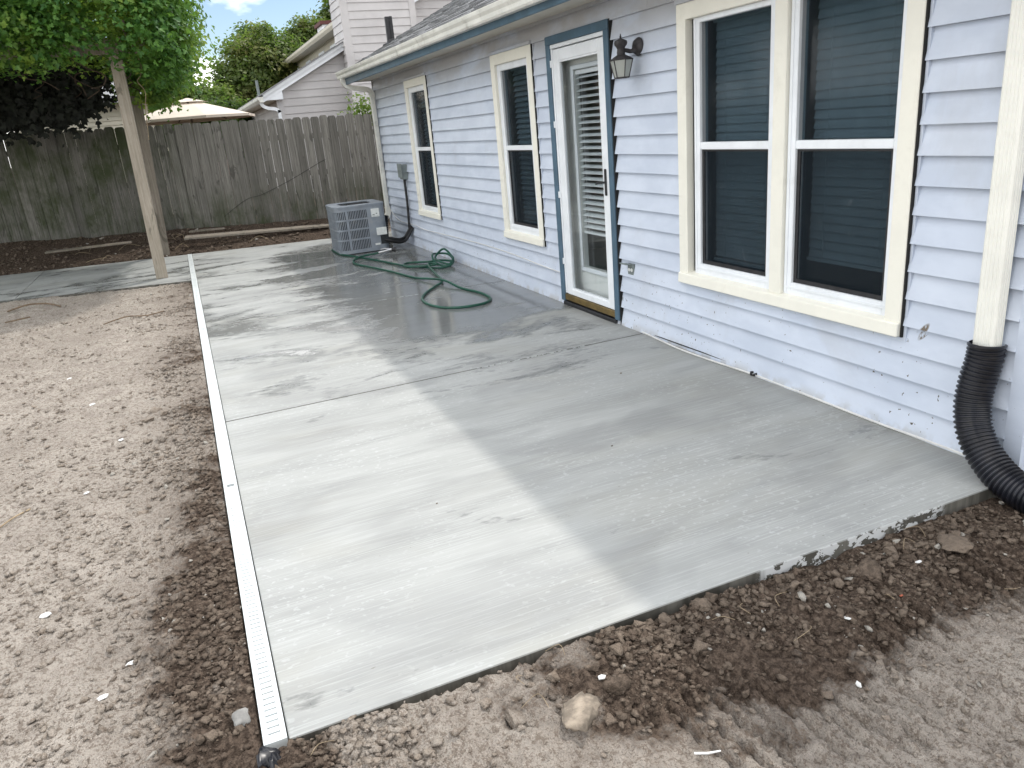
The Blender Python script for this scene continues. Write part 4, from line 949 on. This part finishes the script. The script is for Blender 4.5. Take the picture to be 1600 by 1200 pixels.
# tall chimney chase
lap_wall(nb, 'chase_front', (1.50, 19.7), (3.20, 19.7), (0, -1), .2, 6.2, E2, 'nsiding')
lap_wall(nb, 'chase_side', (1.50, 21.2), (1.50, 19.7), (-1, 0), .2, 6.2, E2, 'nsiding')
MB().box((1.40, 19.668, .2), (1.58, 19.70, 6.2)).box((1.468, 19.70, .2), (1.50, 19.80, 6.2)).build('corner_board', 'nsiding', nb)
MB().box((3.08, 19.668, .2), (3.235, 19.70, 6.2)).box((3.20, 19.70, .2), (3.235, 21.0, 6.2)).build('corner_board', 'nsiding', nb)
# gable wall left of the chase
GY = 20.5; gx0 = -.22
def gtop(x_): return 2.72+(x_-gx0)*.50
def gclip(z): return (max(0.0, (z-2.72)/.5), 1.50-gx0)
lap_wall(nb, 'gable_wall', (gx0, GY), (1.50, GY), (0, -1), .2, 3.50, E2, 'nsiding', gclip, 2.16-E2*11+.0)
MB().box((gx0-.08, GY-.03, .2), (gx0+.07, GY-.001+.03, 2.70)).build('corner_board', 'nsiding', nb)
lap_wall(nb, 'side_wall', (gx0, 28.2), (gx0, GY+.1), (-1, 0), .2, 2.66, E2, 'nsiding')
# rake boards and lower roof with gutter running away along y
def rk(x_, off): return 2.66+(x_+.22)*.50+off
rk_ = MB().hexa([(-.62, GY-.20, rk(-.62, .0)), (1.50, GY-.20, rk(1.50, .0)), (1.50, GY+.02, rk(1.50, .0)), (-.62, GY+.02, rk(-.62, .0)), (-.62, GY-.20, rk(-.62, .17)), (1.50, GY-.20, rk(1.50, .17)), (1.50, GY+.02, rk(1.50, .17)), (-.62, GY+.02, rk(-.62, .17))]); rk_.build('rake_board', 'white', nb)
MB().hexa([(-.62, GY-.23, rk(-.62, .10)), (1.50, GY-.23, rk(1.50, .10)), (1.50, GY-.201, rk(1.50, .10)), (-.62, GY-.201, rk(-.62, .10)), (-.62, GY-.23, rk(-.62, .19)), (1.50, GY-.23, rk(1.50, .19)), (1.50, GY-.201, rk(1.50, .19)), (-.62, GY-.201, rk(-.62, .19))]).build('rake_molding', 'white', nb)
MB().prism([(-.62, rk(-.62, .01)), (-.62, rk(-.62, .17)), (-.15, rk(-.15, .02)), (-.15, 2.50), (-.62, 2.50)], 1, GY-.195, GY-.035).build('eave_return', 'white', nb)
lr = MB().hexa([(-.72, GY-.26, rk(-.72, .175)), (2.2, GY-.26, rk(2.2, .175)), (2.2, 28.6, rk(2.2, .175)), (-.72, 28.6, rk(-.72, .175)), (-.72, GY-.26, rk(-.72, .205)), (2.2, GY-.26, rk(2.2, .205)), (2.2, 28.6, rk(2.2, .205)), (-.72, 28.6, rk(-.72, .205))]); lr = lr.build('lower_roof', 'shingle', nb)
MB().box((-.62, GY, 2.50), (gx0, 28.6, 2.53)).build('soffit', 'cream2', lr)
MB().prism([(-.62, 2.46), (-.70, 2.46), (-.745, 2.52), (-.745, 2.585), (-.62, 2.585)], 1, GY-.24, 28.6).build('gutter', 'gutter', lr)
rect_sweep(spline([(-.66, GY-.10, 2.47), (-.655, GY-.10, 2.40), (-.55, GY-.10, 2.33), (-.36, GY-.10, 2.29), (-.29, GY-.10, 2.22), (-.285, GY-.10, 2.1), (-.285, GY-.10, .4)], 5), .075, .085, 'white', 'downspout', nb)
MB().tube([(.0, 26.8, rk(0, .15)), (.0, 26.8, rk(0, .19)+.45)], .045, 10).build('vent_pipe', 'boxgrey', lr)
# upper storey set back, with small windows under a deep eave
UXW = 2.05
uw = lap_wall(nb, 'upper_wall', (UXW, 33.2), (UXW, 21.2), (-1, 0), 2.6, 4.42, .2, 'cream2')
MB().box((1.72, 21.5, 4.24), (UXW, 33.4, 4.27)).build('upper_soffit', 'cream2', nb)
MB().prism([(1.72, 4.20), (1.64, 4.20), (1.59, 4.27), (1.59, 4.34), (1.72, 4.34)], 1, 21.4, 33.4).build('upper_gutter', 'cream2', nb)
MB().hexa([(1.62, 21.2, 4.33), (5.5, 21.2, 6.2), (5.5, 33.4, 6.2), (1.62, 33.4, 4.33), (1.62, 21.2, 4.37), (5.5, 21.2, 6.24), (5.5, 33.4, 6.24), (1.62, 33.4, 4.37)]).build('upper_roof', 'shingle', nb)
MB().hexa([(1.66, 21.12, 4.16), (3.2, 21.12, 4.9), (3.2, 21.2, 4.9), (1.66, 21.2, 4.16), (1.66, 21.12, 4.33), (3.2, 21.12, 5.07), (3.2, 21.2, 5.07), (1.66, 21.2, 4.33)]).build('upper_rake', 'white', nb)
rect_sweep(spline([(1.65, 33.3, 4.21), (1.66, 33.3, 4.12), (1.80, 33.3, 4.02), (1.99, 33.3, 3.96), (2.0, 33.3, 3.8), (2.0, 33.3, 2.6)], 5), .08, .09, 'cream2', 'downspout', nb)
for yw in (23.6, 25.6, 28.2, 31.0):
    wf = MB().box((UXW-.05, yw, 3.45), (UXW-.026, yw+.9, 4.05)).build('window', 'white', nb); MB().box((UXW-.056, yw+.08, 3.52), (UXW-.0505, yw+.82, 3.98)).build('pane', 'acdark', wf)
ch = MB().box((4.5, 38, .2), (5.9, 39.4, 6.35)).build('chimney', 'white', nb); MB().box((4.4, 37.9, 6.35), (6.0, 39.5, 6.5)).build('chimney_cap', 'redcap', ch); MB().lathe([(.22, 6.5), (.22, 6.95), (.28, 6.95), (.28, 7.05)], (5.3, 38.7, 0), 12).build('flue', 'boxgrey', ch)
# right wall behind our roof
lap_wall(nb, 'rear_wall', (3.235, 21.0), (9.5, 21.0), (0, -1), .2, 6.6, E2, 'nsiding')
MB().hexa([(3.24, 20.72, 4.42), (5.2, 20.72, 5.40), (5.2, 20.97, 5.40), (3.24, 20.97, 4.42), (3.24, 20.72, 4.62), (5.2, 20.72, 5.60), (5.2, 20.97, 5.60), (3.24, 20.97, 4.62)]).build('porch_rake', 'white', nb)

shed = empty('outbuilding', (-4.2, 18.5, 0), 'pale sided outbuilding glimpsed between the vine and the fence', 'building')
lap_wall(shed, 'wall', (-5.6, 18.5), (-3.1, 18.5), (0, -1), .2, 2.56, .085, 'cream2')
MB().hexa([(-5.8, 18.2, 2.56), (-2.9, 18.2, 2.56), (-2.9, 21.5, 3.2), (-5.8, 21.5, 3.2), (-5.8, 18.2, 2.60), (-2.9, 18.2, 2.60), (-2.9, 21.5, 3.24), (-5.8, 21.5, 3.24)]).build('roof', 'shingle', shed)

def tree(name, label, base, h, blobs, mat, nclump, leafs, nleaf=70, seed=0, clr=.5):
    rg = np.random.default_rng(seed); root = empty(name, base, label, 'tree', 'trees behind the fence')
    bx, by, bz = base; tr = MB(); top = blobs[0][0]
    tr.tube(spline([(bx, by, bz), (bx+.1, by, bz+h*.25), (bx+.05, by+.1, bz+h*.5), (top[0], top[1], top[2])], 6), list(np.linspace(.28, .06, 19)), 9)
    for c_, r_ in blobs[1:]: tr.tube(spline([(bx+.05, by+.05, bz+h*.4), ((bx+c_[0])/2+.1, (by+c_[1])/2, (bz+h*.4+c_[2])/2-.2), c_], 5), list(np.linspace(.11, .02, 11)), 6)
    tr.build('trunk', 'bark', root, sm=True)
    C, N = [], []; vol = np.array([r_[0]*r_[2]+r_[1]*r_[2] for _, r_ in blobs]); vol /= vol.sum()
    for _ in range(nclump):
        i = rg.choice(len(blobs), p=vol); c_, r_ = blobs[i]; d_ = rg.normal(size=3); d_ /= np.linalg.norm(d_)
        rad = rg.uniform(.55, 1.04) if rg.random() > .3 else rg.uniform(.2, .8)
        q = np.array(c_)+d_*np.array(r_)*rad; s_ = clr*rg.uniform(.55, 1.2); k = int(nleaf*rg.uniform(.6, 1.3))
        o_ = rg.normal(0, s_*.5, (k, 3)); o_[:, 2] *= .7; C.append(q+o_); N.append(np.tile(d_*.8+np.array([.3, 0, .9]), (k, 1))+o_)
    C = np.concatenate(C); N = np.concatenate(N); N /= np.linalg.norm(N, axis=1, keepdims=True)
    me = leaves('crown', C-np.array(base), N, leafs*rg.uniform(.6, 1.3, len(C)), mat, OVAL, OVF); tag(link('crown', me, None, root), kind='stuff'); return root
tree('round_tree', 'large rounded olive green tree left of the neighbour house', (1.0, 32.5, .2), 6,
     [((.9, 32.5, 3.9), (1.55, 1.6, 1.75)), ((-.1, 32.3, 3.2), (1.05, 1.2, 1.2)), ((1.9, 32.4, 3.6), (1.0, 1.2, 1.45)), ((.6, 32, 2.6), (1.6, 1.4, 1.0))], 'leafA', 620, .15, 85, 1, .50)
tree('leafy_tree', 'lighter green tree between the vine and the rounded tree', (-2.6, 30.5, .2), 4,
     [((-2.6, 30.5, 3.0), (1.5, 1.3, 1.3)), ((-1.4, 30.6, 2.7), (1.0, 1.0, .95)), ((-3.9, 30.4, 3.3), (1.4, 1.2, 1.3))], 'leafC', 380, .15, 80, 2, .48)
tree('hedge_tree', 'dark low tree behind the umbrella', (-.6, 28.0, .2), 3,
     [((-.7, 28.0, 2.1), (1.0, .9, .95)), ((-1.9, 28.2, 1.9), (1.1, .9, .9))], 'leafB', 150, .13, 75, 3, .45)
tree('pine_tree', 'tall dark tree top beside the neighbour chimney', (5.6, 46, .2), 8,
     [((5.3, 46, 6.7), (1.15, 1.2, 1.15)), ((4.4, 46, 6.2), (.9, .9, .8)), ((6.0, 46, 6.4), (1.0, 1, 1.2))], 'leafA', 190, .2, 65, 4, .5)
tree('pine_tree', 'tall dark tree cut off by the neighbour chimney chase', (7.3, 47, .2), 8.5,
     [((7.2, 47, 7.6), (1.1, 1.2, 1.5)), ((7.4, 47, 6.3), (1.3, 1.2, 1.1))], 'leafA', 150, .2, 65, 5, .5)
tree('far_tree', 'far dark treetop just above the rounded tree', (2.0, 44, .2), 6.5,
     [((2.1, 44, 6.3), (1.3, 1.2, .85)), ((3.3, 44, 5.6), (1.2, 1.1, .9))], 'leafB', 120, .2, 60, 6, .5)
shr = empty('shrub', (.9, 16.2, .2), 'small green shrub tip showing above the fence by the house corner', 'shrub')
q = RNG.normal(0, 1, (500, 3))*np.array([.16, .12, .14])+np.array([.62, 15.2, 1.95])-np.array(shr.location); Nn = RNG.normal(size=(500, 3)); Nn[:, 2] += 1; Nn /= np.linalg.norm(Nn, axis=1, keepdims=True)
tag(link('foliage', leaves('foliage', q, Nn, RNG.uniform(.04, .09, 500), 'leafC', OVAL, OVF), None, shr), kind='stuff')
MB().tube(spline([(.75, 15.3, .2), (.70, 15.25, 1.0), (.62, 15.2, 1.95)], 5), .02, 6).build('stem', 'bark', shr)

# ------------------------------------------------------------------ clods, stones and litter
def lump_template(seed, sub=2, rough=.38, flat=.65):
    bm = bmesh.new(); bmesh.ops.create_icosphere(bm, subdivisions=sub, radius=1)
    for v_ in bm.verts:
        n_ = v_.co.normalized(); d_ = 1+.10*math.sin(17.3*n_.x+seed)*math.cos(13.1*n_.y+2*seed)+rough*mnoise.noise(n_*1.3+Vector((seed*3.1, 0, 0)))+rough*.6*mnoise.noise(n_*3.1+Vector((0, seed*1.7, 0)))+rough*.3*mnoise.noise(n_*7+Vector((0, 0, seed)))
        v_.co = Vector((n_.x*d_, n_.y*d_*(.72+.1*(seed % 3)), n_.z*d_*flat))
    V = np.array([v_.co[:] for v_ in bm.verts]); Fc = np.array([[q_.index for q_ in f_.verts] for f_ in bm.faces]); bm.free(); return V, Fc
def shard(seed):
    rg = random.Random(seed); bm = bmesh.new()
    for _ in range(13):
        v_ = Vector((rg.gauss(0, 1), rg.gauss(0, 1), rg.gauss(0, 1))).normalized()*rg.uniform(.75, 1.15); bm.verts.new((v_.x*rg.uniform(.9, 1.25), v_.y*.78, v_.z*.6))
    bmesh.ops.convex_hull(bm, input=bm.verts); bmesh.ops.delete(bm, geom=[v_ for v_ in bm.verts if not v_.link_faces], context='VERTS'); bmesh.ops.triangulate(bm, faces=bm.faces); bm.verts.index_update()
    V = np.array([v_.co[:] for v_ in bm.verts]); Fc = np.array([[q_.index for q_ in f_.verts] for f_ in bm.faces]); bm.free(); return V, Fc
SMALL = [shard(s_) for s_ in range(12)]
def keep(v): return min(1.0, max(.06, .42+1.5*v))
def scatter(name, n, pos_fn, smin, smax, power, mat, sink=.25):
    byT = [[], []]; base = 0; Vs, Fs = [], []
    for _ in range(n):
        p = pos_fn()
        if p is None: continue
        x_, y_ = p
        if random.random() > keep(mnoise.noise(Vector((x_*2.3, y_*1.9, 3.3)))+.6*mnoise.noise(Vector((x_*6, y_*6, 1.7)))): continue
        s_ = smin+(smax-smin)*random.random()**power; T, Fc = SMALL[random.randrange(12)]
        a_ = random.uniform(0, 6.28); c_, sn = math.cos(a_), math.sin(a_); b_ = random.uniform(-.4, .4)
        q = T*s_; q = np.stack([q[:, 0]*c_-q[:, 1]*sn, q[:, 0]*sn+q[:, 1]*c_, q[:, 2]+q[:, 0]*b_], 1)
        Vs.append((q, x_, y_, s_)); Fs.append(Fc)
    xs = np.array([v_[1] for v_ in Vs]); ys = np.array([v_[2] for v_ in Vs]); zs = ground_h(xs, ys)
    VV, FF = [], []; base = 0
    for (q, x_, y_, s_), z_, Fc in zip(Vs, zs, Fs):
        VV.append(q+np.array([x_, y_, z_+s_*(.5-sink)])); FF.append(Fc+base); base += len(q)
    return link(name, npmesh(name, np.concatenate(VV), np.concatenate(FF), mat))
def p_front():
    x_ = random.uniform(-3.15, .1); t_ = abs(random.gauss(0, .22)); y_ = 1.795-t_
    if x_ > -1.75: 
        if random.random() < .35: return None
    return (x_, y_) if y_ > .6 else None
def p_drain():
    y_ = 1.5+9*random.random()**1.7; x_ = -3.0-abs(random.gauss(0, .20+.05*random.random())); return (x_, y_)
def p_left():
    y_ = 1.7+8.6*random.random()**1.6; return (-3.05-2.6*random.random()**1.6, y_)
def p_right():
    return (random.uniform(-2.2, .0), random.uniform(.75, 1.7))
def p_bank():
    x_ = random.uniform(-6.0, 0); return (x_, farline(x_)+.05+.95*random.random())
o = scatter('soil_crumbs', 13000, p_front, .003, .020, 2.6, 'clod'); tag(o, 'loose brown soil crumbs along the front edge of the slab', 'soil', kind='stuff')
o = scatter('drain_side_crumbs', 11000, p_drain, .003, .019, 2.6, 'clod'); tag(o, 'loose soil crumbs along the white drain', 'soil', kind='stuff')
o = scatter('yard_crumbs', 26000, p_left, .002, .022, 4.0, 'clod'); tag(o, 'fine dry crumbs scattered over the left yard', 'soil', kind='stuff')
o = scatter('track_crumbs', 7000, p_right, .0016, .013, 3.4, 'clod'); tag(o, 'fine crumbs over the track marks on the right', 'soil', kind='stuff')
o = scatter('bank_crumbs', 2200, p_bank, .012, .045, 1.6, 'clod'); tag(o, 'dark broken earth heaped along the fence foot', 'soil', kind='stuff')
# larger clods, one object each
BIG = []
def clod_template(seed):
    rg = random.Random(seed*7+3); bm = bmesh.new()
    for _ in range(15):
        v_ = Vector((rg.gauss(0, 1), rg.gauss(0, 1), rg.gauss(0, 1))).normalized()*rg.uniform(.8, 1.12); bm.verts.new((v_.x, v_.y*rg.uniform(.72, .86), v_.z*.62))
    bmesh.ops.convex_hull(bm, input=bm.verts); bmesh.ops.delete(bm, geom=[v_ for v_ in bm.verts if not v_.link_faces], context='VERTS'); bmesh.ops.triangulate(bm, faces=bm.faces)
    bmesh.ops.subdivide_edges(bm, edges=bm.edges, cuts=2, use_grid_fill=True); bmesh.ops.triangulate(bm, faces=bm.faces)
    for v_ in bm.verts:
        q_ = v_.co; k_ = 1+.20*mnoise.noise(q_*2.1+Vector((seed*3.3, 0, 0)))+.16*mnoise.noise(q_*5.0+Vector((0, seed*2.1, 0)))+.10*mnoise.noise(q_*11+Vector((0, 0, seed))); v_.co = q_*k_
    bm.verts.index_update(); V = np.array([v_.co[:] for v_ in bm.verts]); Fc = np.array([[q_.index for q_ in f_.verts] for f_ in bm.faces]); bm.free(); return V, Fc
for s_ in range(7):
    V_, F_ = clod_template(s_); BIG.append(npmesh('soil_clod', V_, F_, 'clod'))
def clod(x_, y_, s_, label, group, mat=None, i=None, name='soil_clod', fl=1.0):
    me = BIG[random.randrange(7) if i is None else i]
    if mat: me = me.copy(); me.materials.clear(); me.materials.append(MT[mat])
    o_ = link(name, me); o_.location = (x_, y_, gz(x_, y_)+s_*.28*fl); o_.scale = (s_, s_, s_*fl); o_.rotation_euler = (random.uniform(-.25, .25), random.uniform(-.25, .25), random.uniform(0, 6.28)); tag(o_, label, 'clod', group); return o_
clod(-2.185, 1.525, .072, 'largest pale dry clod in front of the slab', None, 'paleclod', 2, fl=.75)
clod(-2.05, 1.545, .046, 'dark broken clod right of the largest pale clod', None, None, 4)
clod(-2.35, 1.575, .045, 'rounded grey brown clod left of the largest pale clod', None, None, 0)
clod(-2.115, 1.47, .026, 'upright oval clod just below the largest pale clod', None, None, 5)
clod(-.62, 1.63, .085, 'wide flat dark slab of earth near the black drain pipe', None, None, 3, fl=.5)
clod(-.98, 1.66, .060, 'flat dark clod below the white flakes on the slab edge', None, None, 6, fl=.6)
for _ in range(44):
    x_ = random.uniform(-2.75, -.3); y_ = 1.78-abs(random.gauss(0, .13)); clod(x_, y_, random.uniform(.014, .034), 'fist sized brown clod in the rubble along the slab front', 'clods along the slab front')
for _ in range(26):
    y_ = 1.9+6.5*random.random()**1.5; clod(-3.03-abs(random.gauss(0, .16)), y_, random.uniform(.012, .026), 'small brown clod beside the white drain', 'clods beside the drain')
for _ in range(22):
    clod(random.uniform(-1.9, -.15), random.uniform(1.0, 1.6), random.uniform(.010, .024), 'small clod lying on the tracked dirt at lower right', 'clods on the tracked dirt')
clod(-3.36, 3.64, .040, 'dark lump of earth beside a small hole in the left yard', None, None, 1)
for x_, y_ in ((-3.32, 5.15), (-3.27, 5.0), (-3.36, 4.95), (-3.28, 4.55), (-3.36, 4.6), (-3.22, 4.7)): clod(x_, y_, random.uniform(.028, .045), 'brown clod in the loose group halfway along the left yard', 'clods halfway along the left yard')
c_ = clod(-3.035, 1.955, .038, 'grey cement spill stuck against the front end of the drain', None, 'cement', 3, 'cement_spill', .7); c_['category'] = 'cement'
ORD = ['nearest the camera', 'second nearest the camera', 'third nearest the camera', 'fourth nearest the camera', 'fourth farthest from the camera', 'third farthest from the camera', 'second farthest from the camera', 'farthest from the camera']
chips = [(-3.66, 2.9), (-3.42, 2.27), (-3.72, 5.55), (-3.5, 4.7), (-3.62, 4.0), (-4.0, 3.4), (-3.35, 2.42), (-3.95, 6.4)]
chips.sort(key=lambda q_: q_[1])
for ci, (x_, y_) in enumerate(chips):
    s_ = random.uniform(.008, .014); b_ = MB(); k = 7; ph = random.random()*6
    ring_ = [(s_*1.5*(.7+.5*random.random())*math.cos(ph+i*6.283/k), s_*(.7+.5*random.random())*math.sin(ph+i*6.283/k)) for i in range(k)]
    b_.prism(ring_, 2, 0, .003); o_ = link('litter_chip', b_.mesh('litter_chip'), 'chip'); o_.location = (x_, y_, gz(x_, y_)+.004); o_.rotation_euler = (.2, -.15, 0); tag(o_, 'white litter chip on the left dirt yard, '+ORD[ci], 'litter', 'white chips on the left yard')
for i, (x_, y_, lb) in enumerate(((-2.07, 1.60, 'white chip among the clods in front of the slab'), (-1.43, 1.28, 'white chip on the track marks right of centre'), (-1.25, 1.50, 'white pebble among the loose stones on the tracked dirt'), (-.80, 1.62, 'white flake near the dark earth at right'))):
    b_ = MB(); b_.prism([(-.012, -.005), (.006, -.007), (.014, .002), (.002, .008), (-.01, .006)], 2, 0, .004); o_ = link('litter_chip', b_.mesh('litter_chip'), 'chip'); o_.location = (x_, y_, gz(x_, y_)+.008); o_.rotation_euler = (.3, .1, i); tag(o_, lb, 'litter')
b_ = MB().box((-.007, -.003, 0), (.007, .004, .005)); o_ = link('brick_chip', b_.mesh('brick_chip', bev=.002), 'brick'); o_.location = (-.98, 1.53, gz(-.98, 1.53)+.004); tag(o_, 'tiny orange brick chip on the dark earth', 'brick chip')
b_ = MB().tube([(-1.98, 1.285, gz(-1.98, 1.285)+.022), (-1.95, 1.27, gz(-1.98, 1.285)+.021), (-1.915, 1.262, gz(-1.98, 1.285)+.020)], [.003, .0035, .002], 6); tag(b_.build('pale_stick', 'chip'), 'pale splinter of wood on the dirt at bottom centre', 'stick')
def twig(name, pts_, r_, mat, label, group=None):
    p = [(x_, y_, gz(x_, y_)+dz_) for x_, y_, dz_ in pts_]; tag(MB().tube(spline(p, 4), r_, 5).build(name, mat, sm=True), label, 'twig', group)
twig('twig', [(-4.95, 10.0, .02), (-4.75, 10.08, .05), (-4.55, 10.05, .03), (-4.4, 9.85, .02)], .010, 'twig', 'dark fallen twig on the dirt near the walkway at left')
twig('twig', [(-4.85, 9.3, .02), (-4.72, 9.15, .05), (-4.6, 9.2, .04)], .009, 'twig', 'curved twig on the far left of the dirt yard')
twig('twig', [(-3.85, 8.35, .015), (-3.65, 8.45, .03), (-3.45, 8.4, .03), (-3.3, 8.55, .02)], .006, 'twig', 'thin twig lying across the dirt in front of the pergola post')
twig('twig', [(-3.99, 3.75, .006), (-3.92, 3.86, .012), (-3.86, 3.96, .006)], .004, 'straw', 'straight pale twig on the left edge of the yard')
for i in range(26):
    if i < 14: x_ = random.uniform(-2.9, -.2); y_ = 1.74-abs(random.gauss(0, .12)); g_, lb = 'rootlets along the slab front', 'thin dry rootlet in the soil along the slab front'
    else: x_ = random.uniform(-4.8, -.9); y_ = farline(x_)+random.uniform(.1, .8); g_, lb = 'straw on the bank', 'thin straw on the dark bank by the fence'
    l_ = random.uniform(.03, .07)*(1 if i < 14 else 3.0); a_ = random.uniform(0, 6.28); r_ = .0008 if i < 14 else .003
    twig('rootlet', [(x_, y_, .01), (x_+l_*math.cos(a_), y_+l_*.6*math.sin(a_), .03 if i < 14 else .06), (x_+l_*1.7*math.cos(a_+.5), y_+l_*math.sin(a_+.5), .012)], r_, 'straw', lb, g_)
# torn black plastic at the drain end
b_ = MB(); nx_ = 7
for k in range(2):
    vv, ff = [], []
    for i in range(nx_):
        for j in range(4):
            u_ = i/(nx_-1); vv.append((-3.012+.062*u_+.030*k, 1.782-.018*j-.035*k+.012*math.sin(5*u_), .004-.006*k+.022*math.sin(3.2*u_+j*.8+k)+.007*math.sin(9*u_+j*2)))
    ff = [(i*4+j, (i+1)*4+j, (i+1)*4+j+1, i*4+j+1) for i in range(nx_-1) for j in range(3)]; b_.add(vv, ff)
o_ = b_.build('plastic_scrap', 'pipe', sm=True); tag(o_, 'crumpled black plastic scrap at the front end of the drain', 'plastic')
md = o_.modifiers.new('thick', 'SOLIDIFY'); md.thickness = .002
# leaf and crumbs on the slab
for x_, y_, s_, lb in ((-.62, 3.92, .012, 'tiny dead leaf on the shaded concrete below the door'), (-1.22, 3.0, .008, 'dark crumb on the shaded concrete'), (-2.15, 2.9, .006, 'dark crumb on the sunlit concrete')):
    b_ = MB(); b_.prism([(-s_, 0), (0, -s_*.4), (s_, .001), (.2*s_, s_*.5)], 2, .001, .003); o_ = b_.mesh('dead_leaf'); o2 = link('dead_leaf', o_, 'twig'); o2.location = (x_, y_, .001); o2.rotation_euler = (.15, .1, .4); tag(o2, lb, 'leaf')
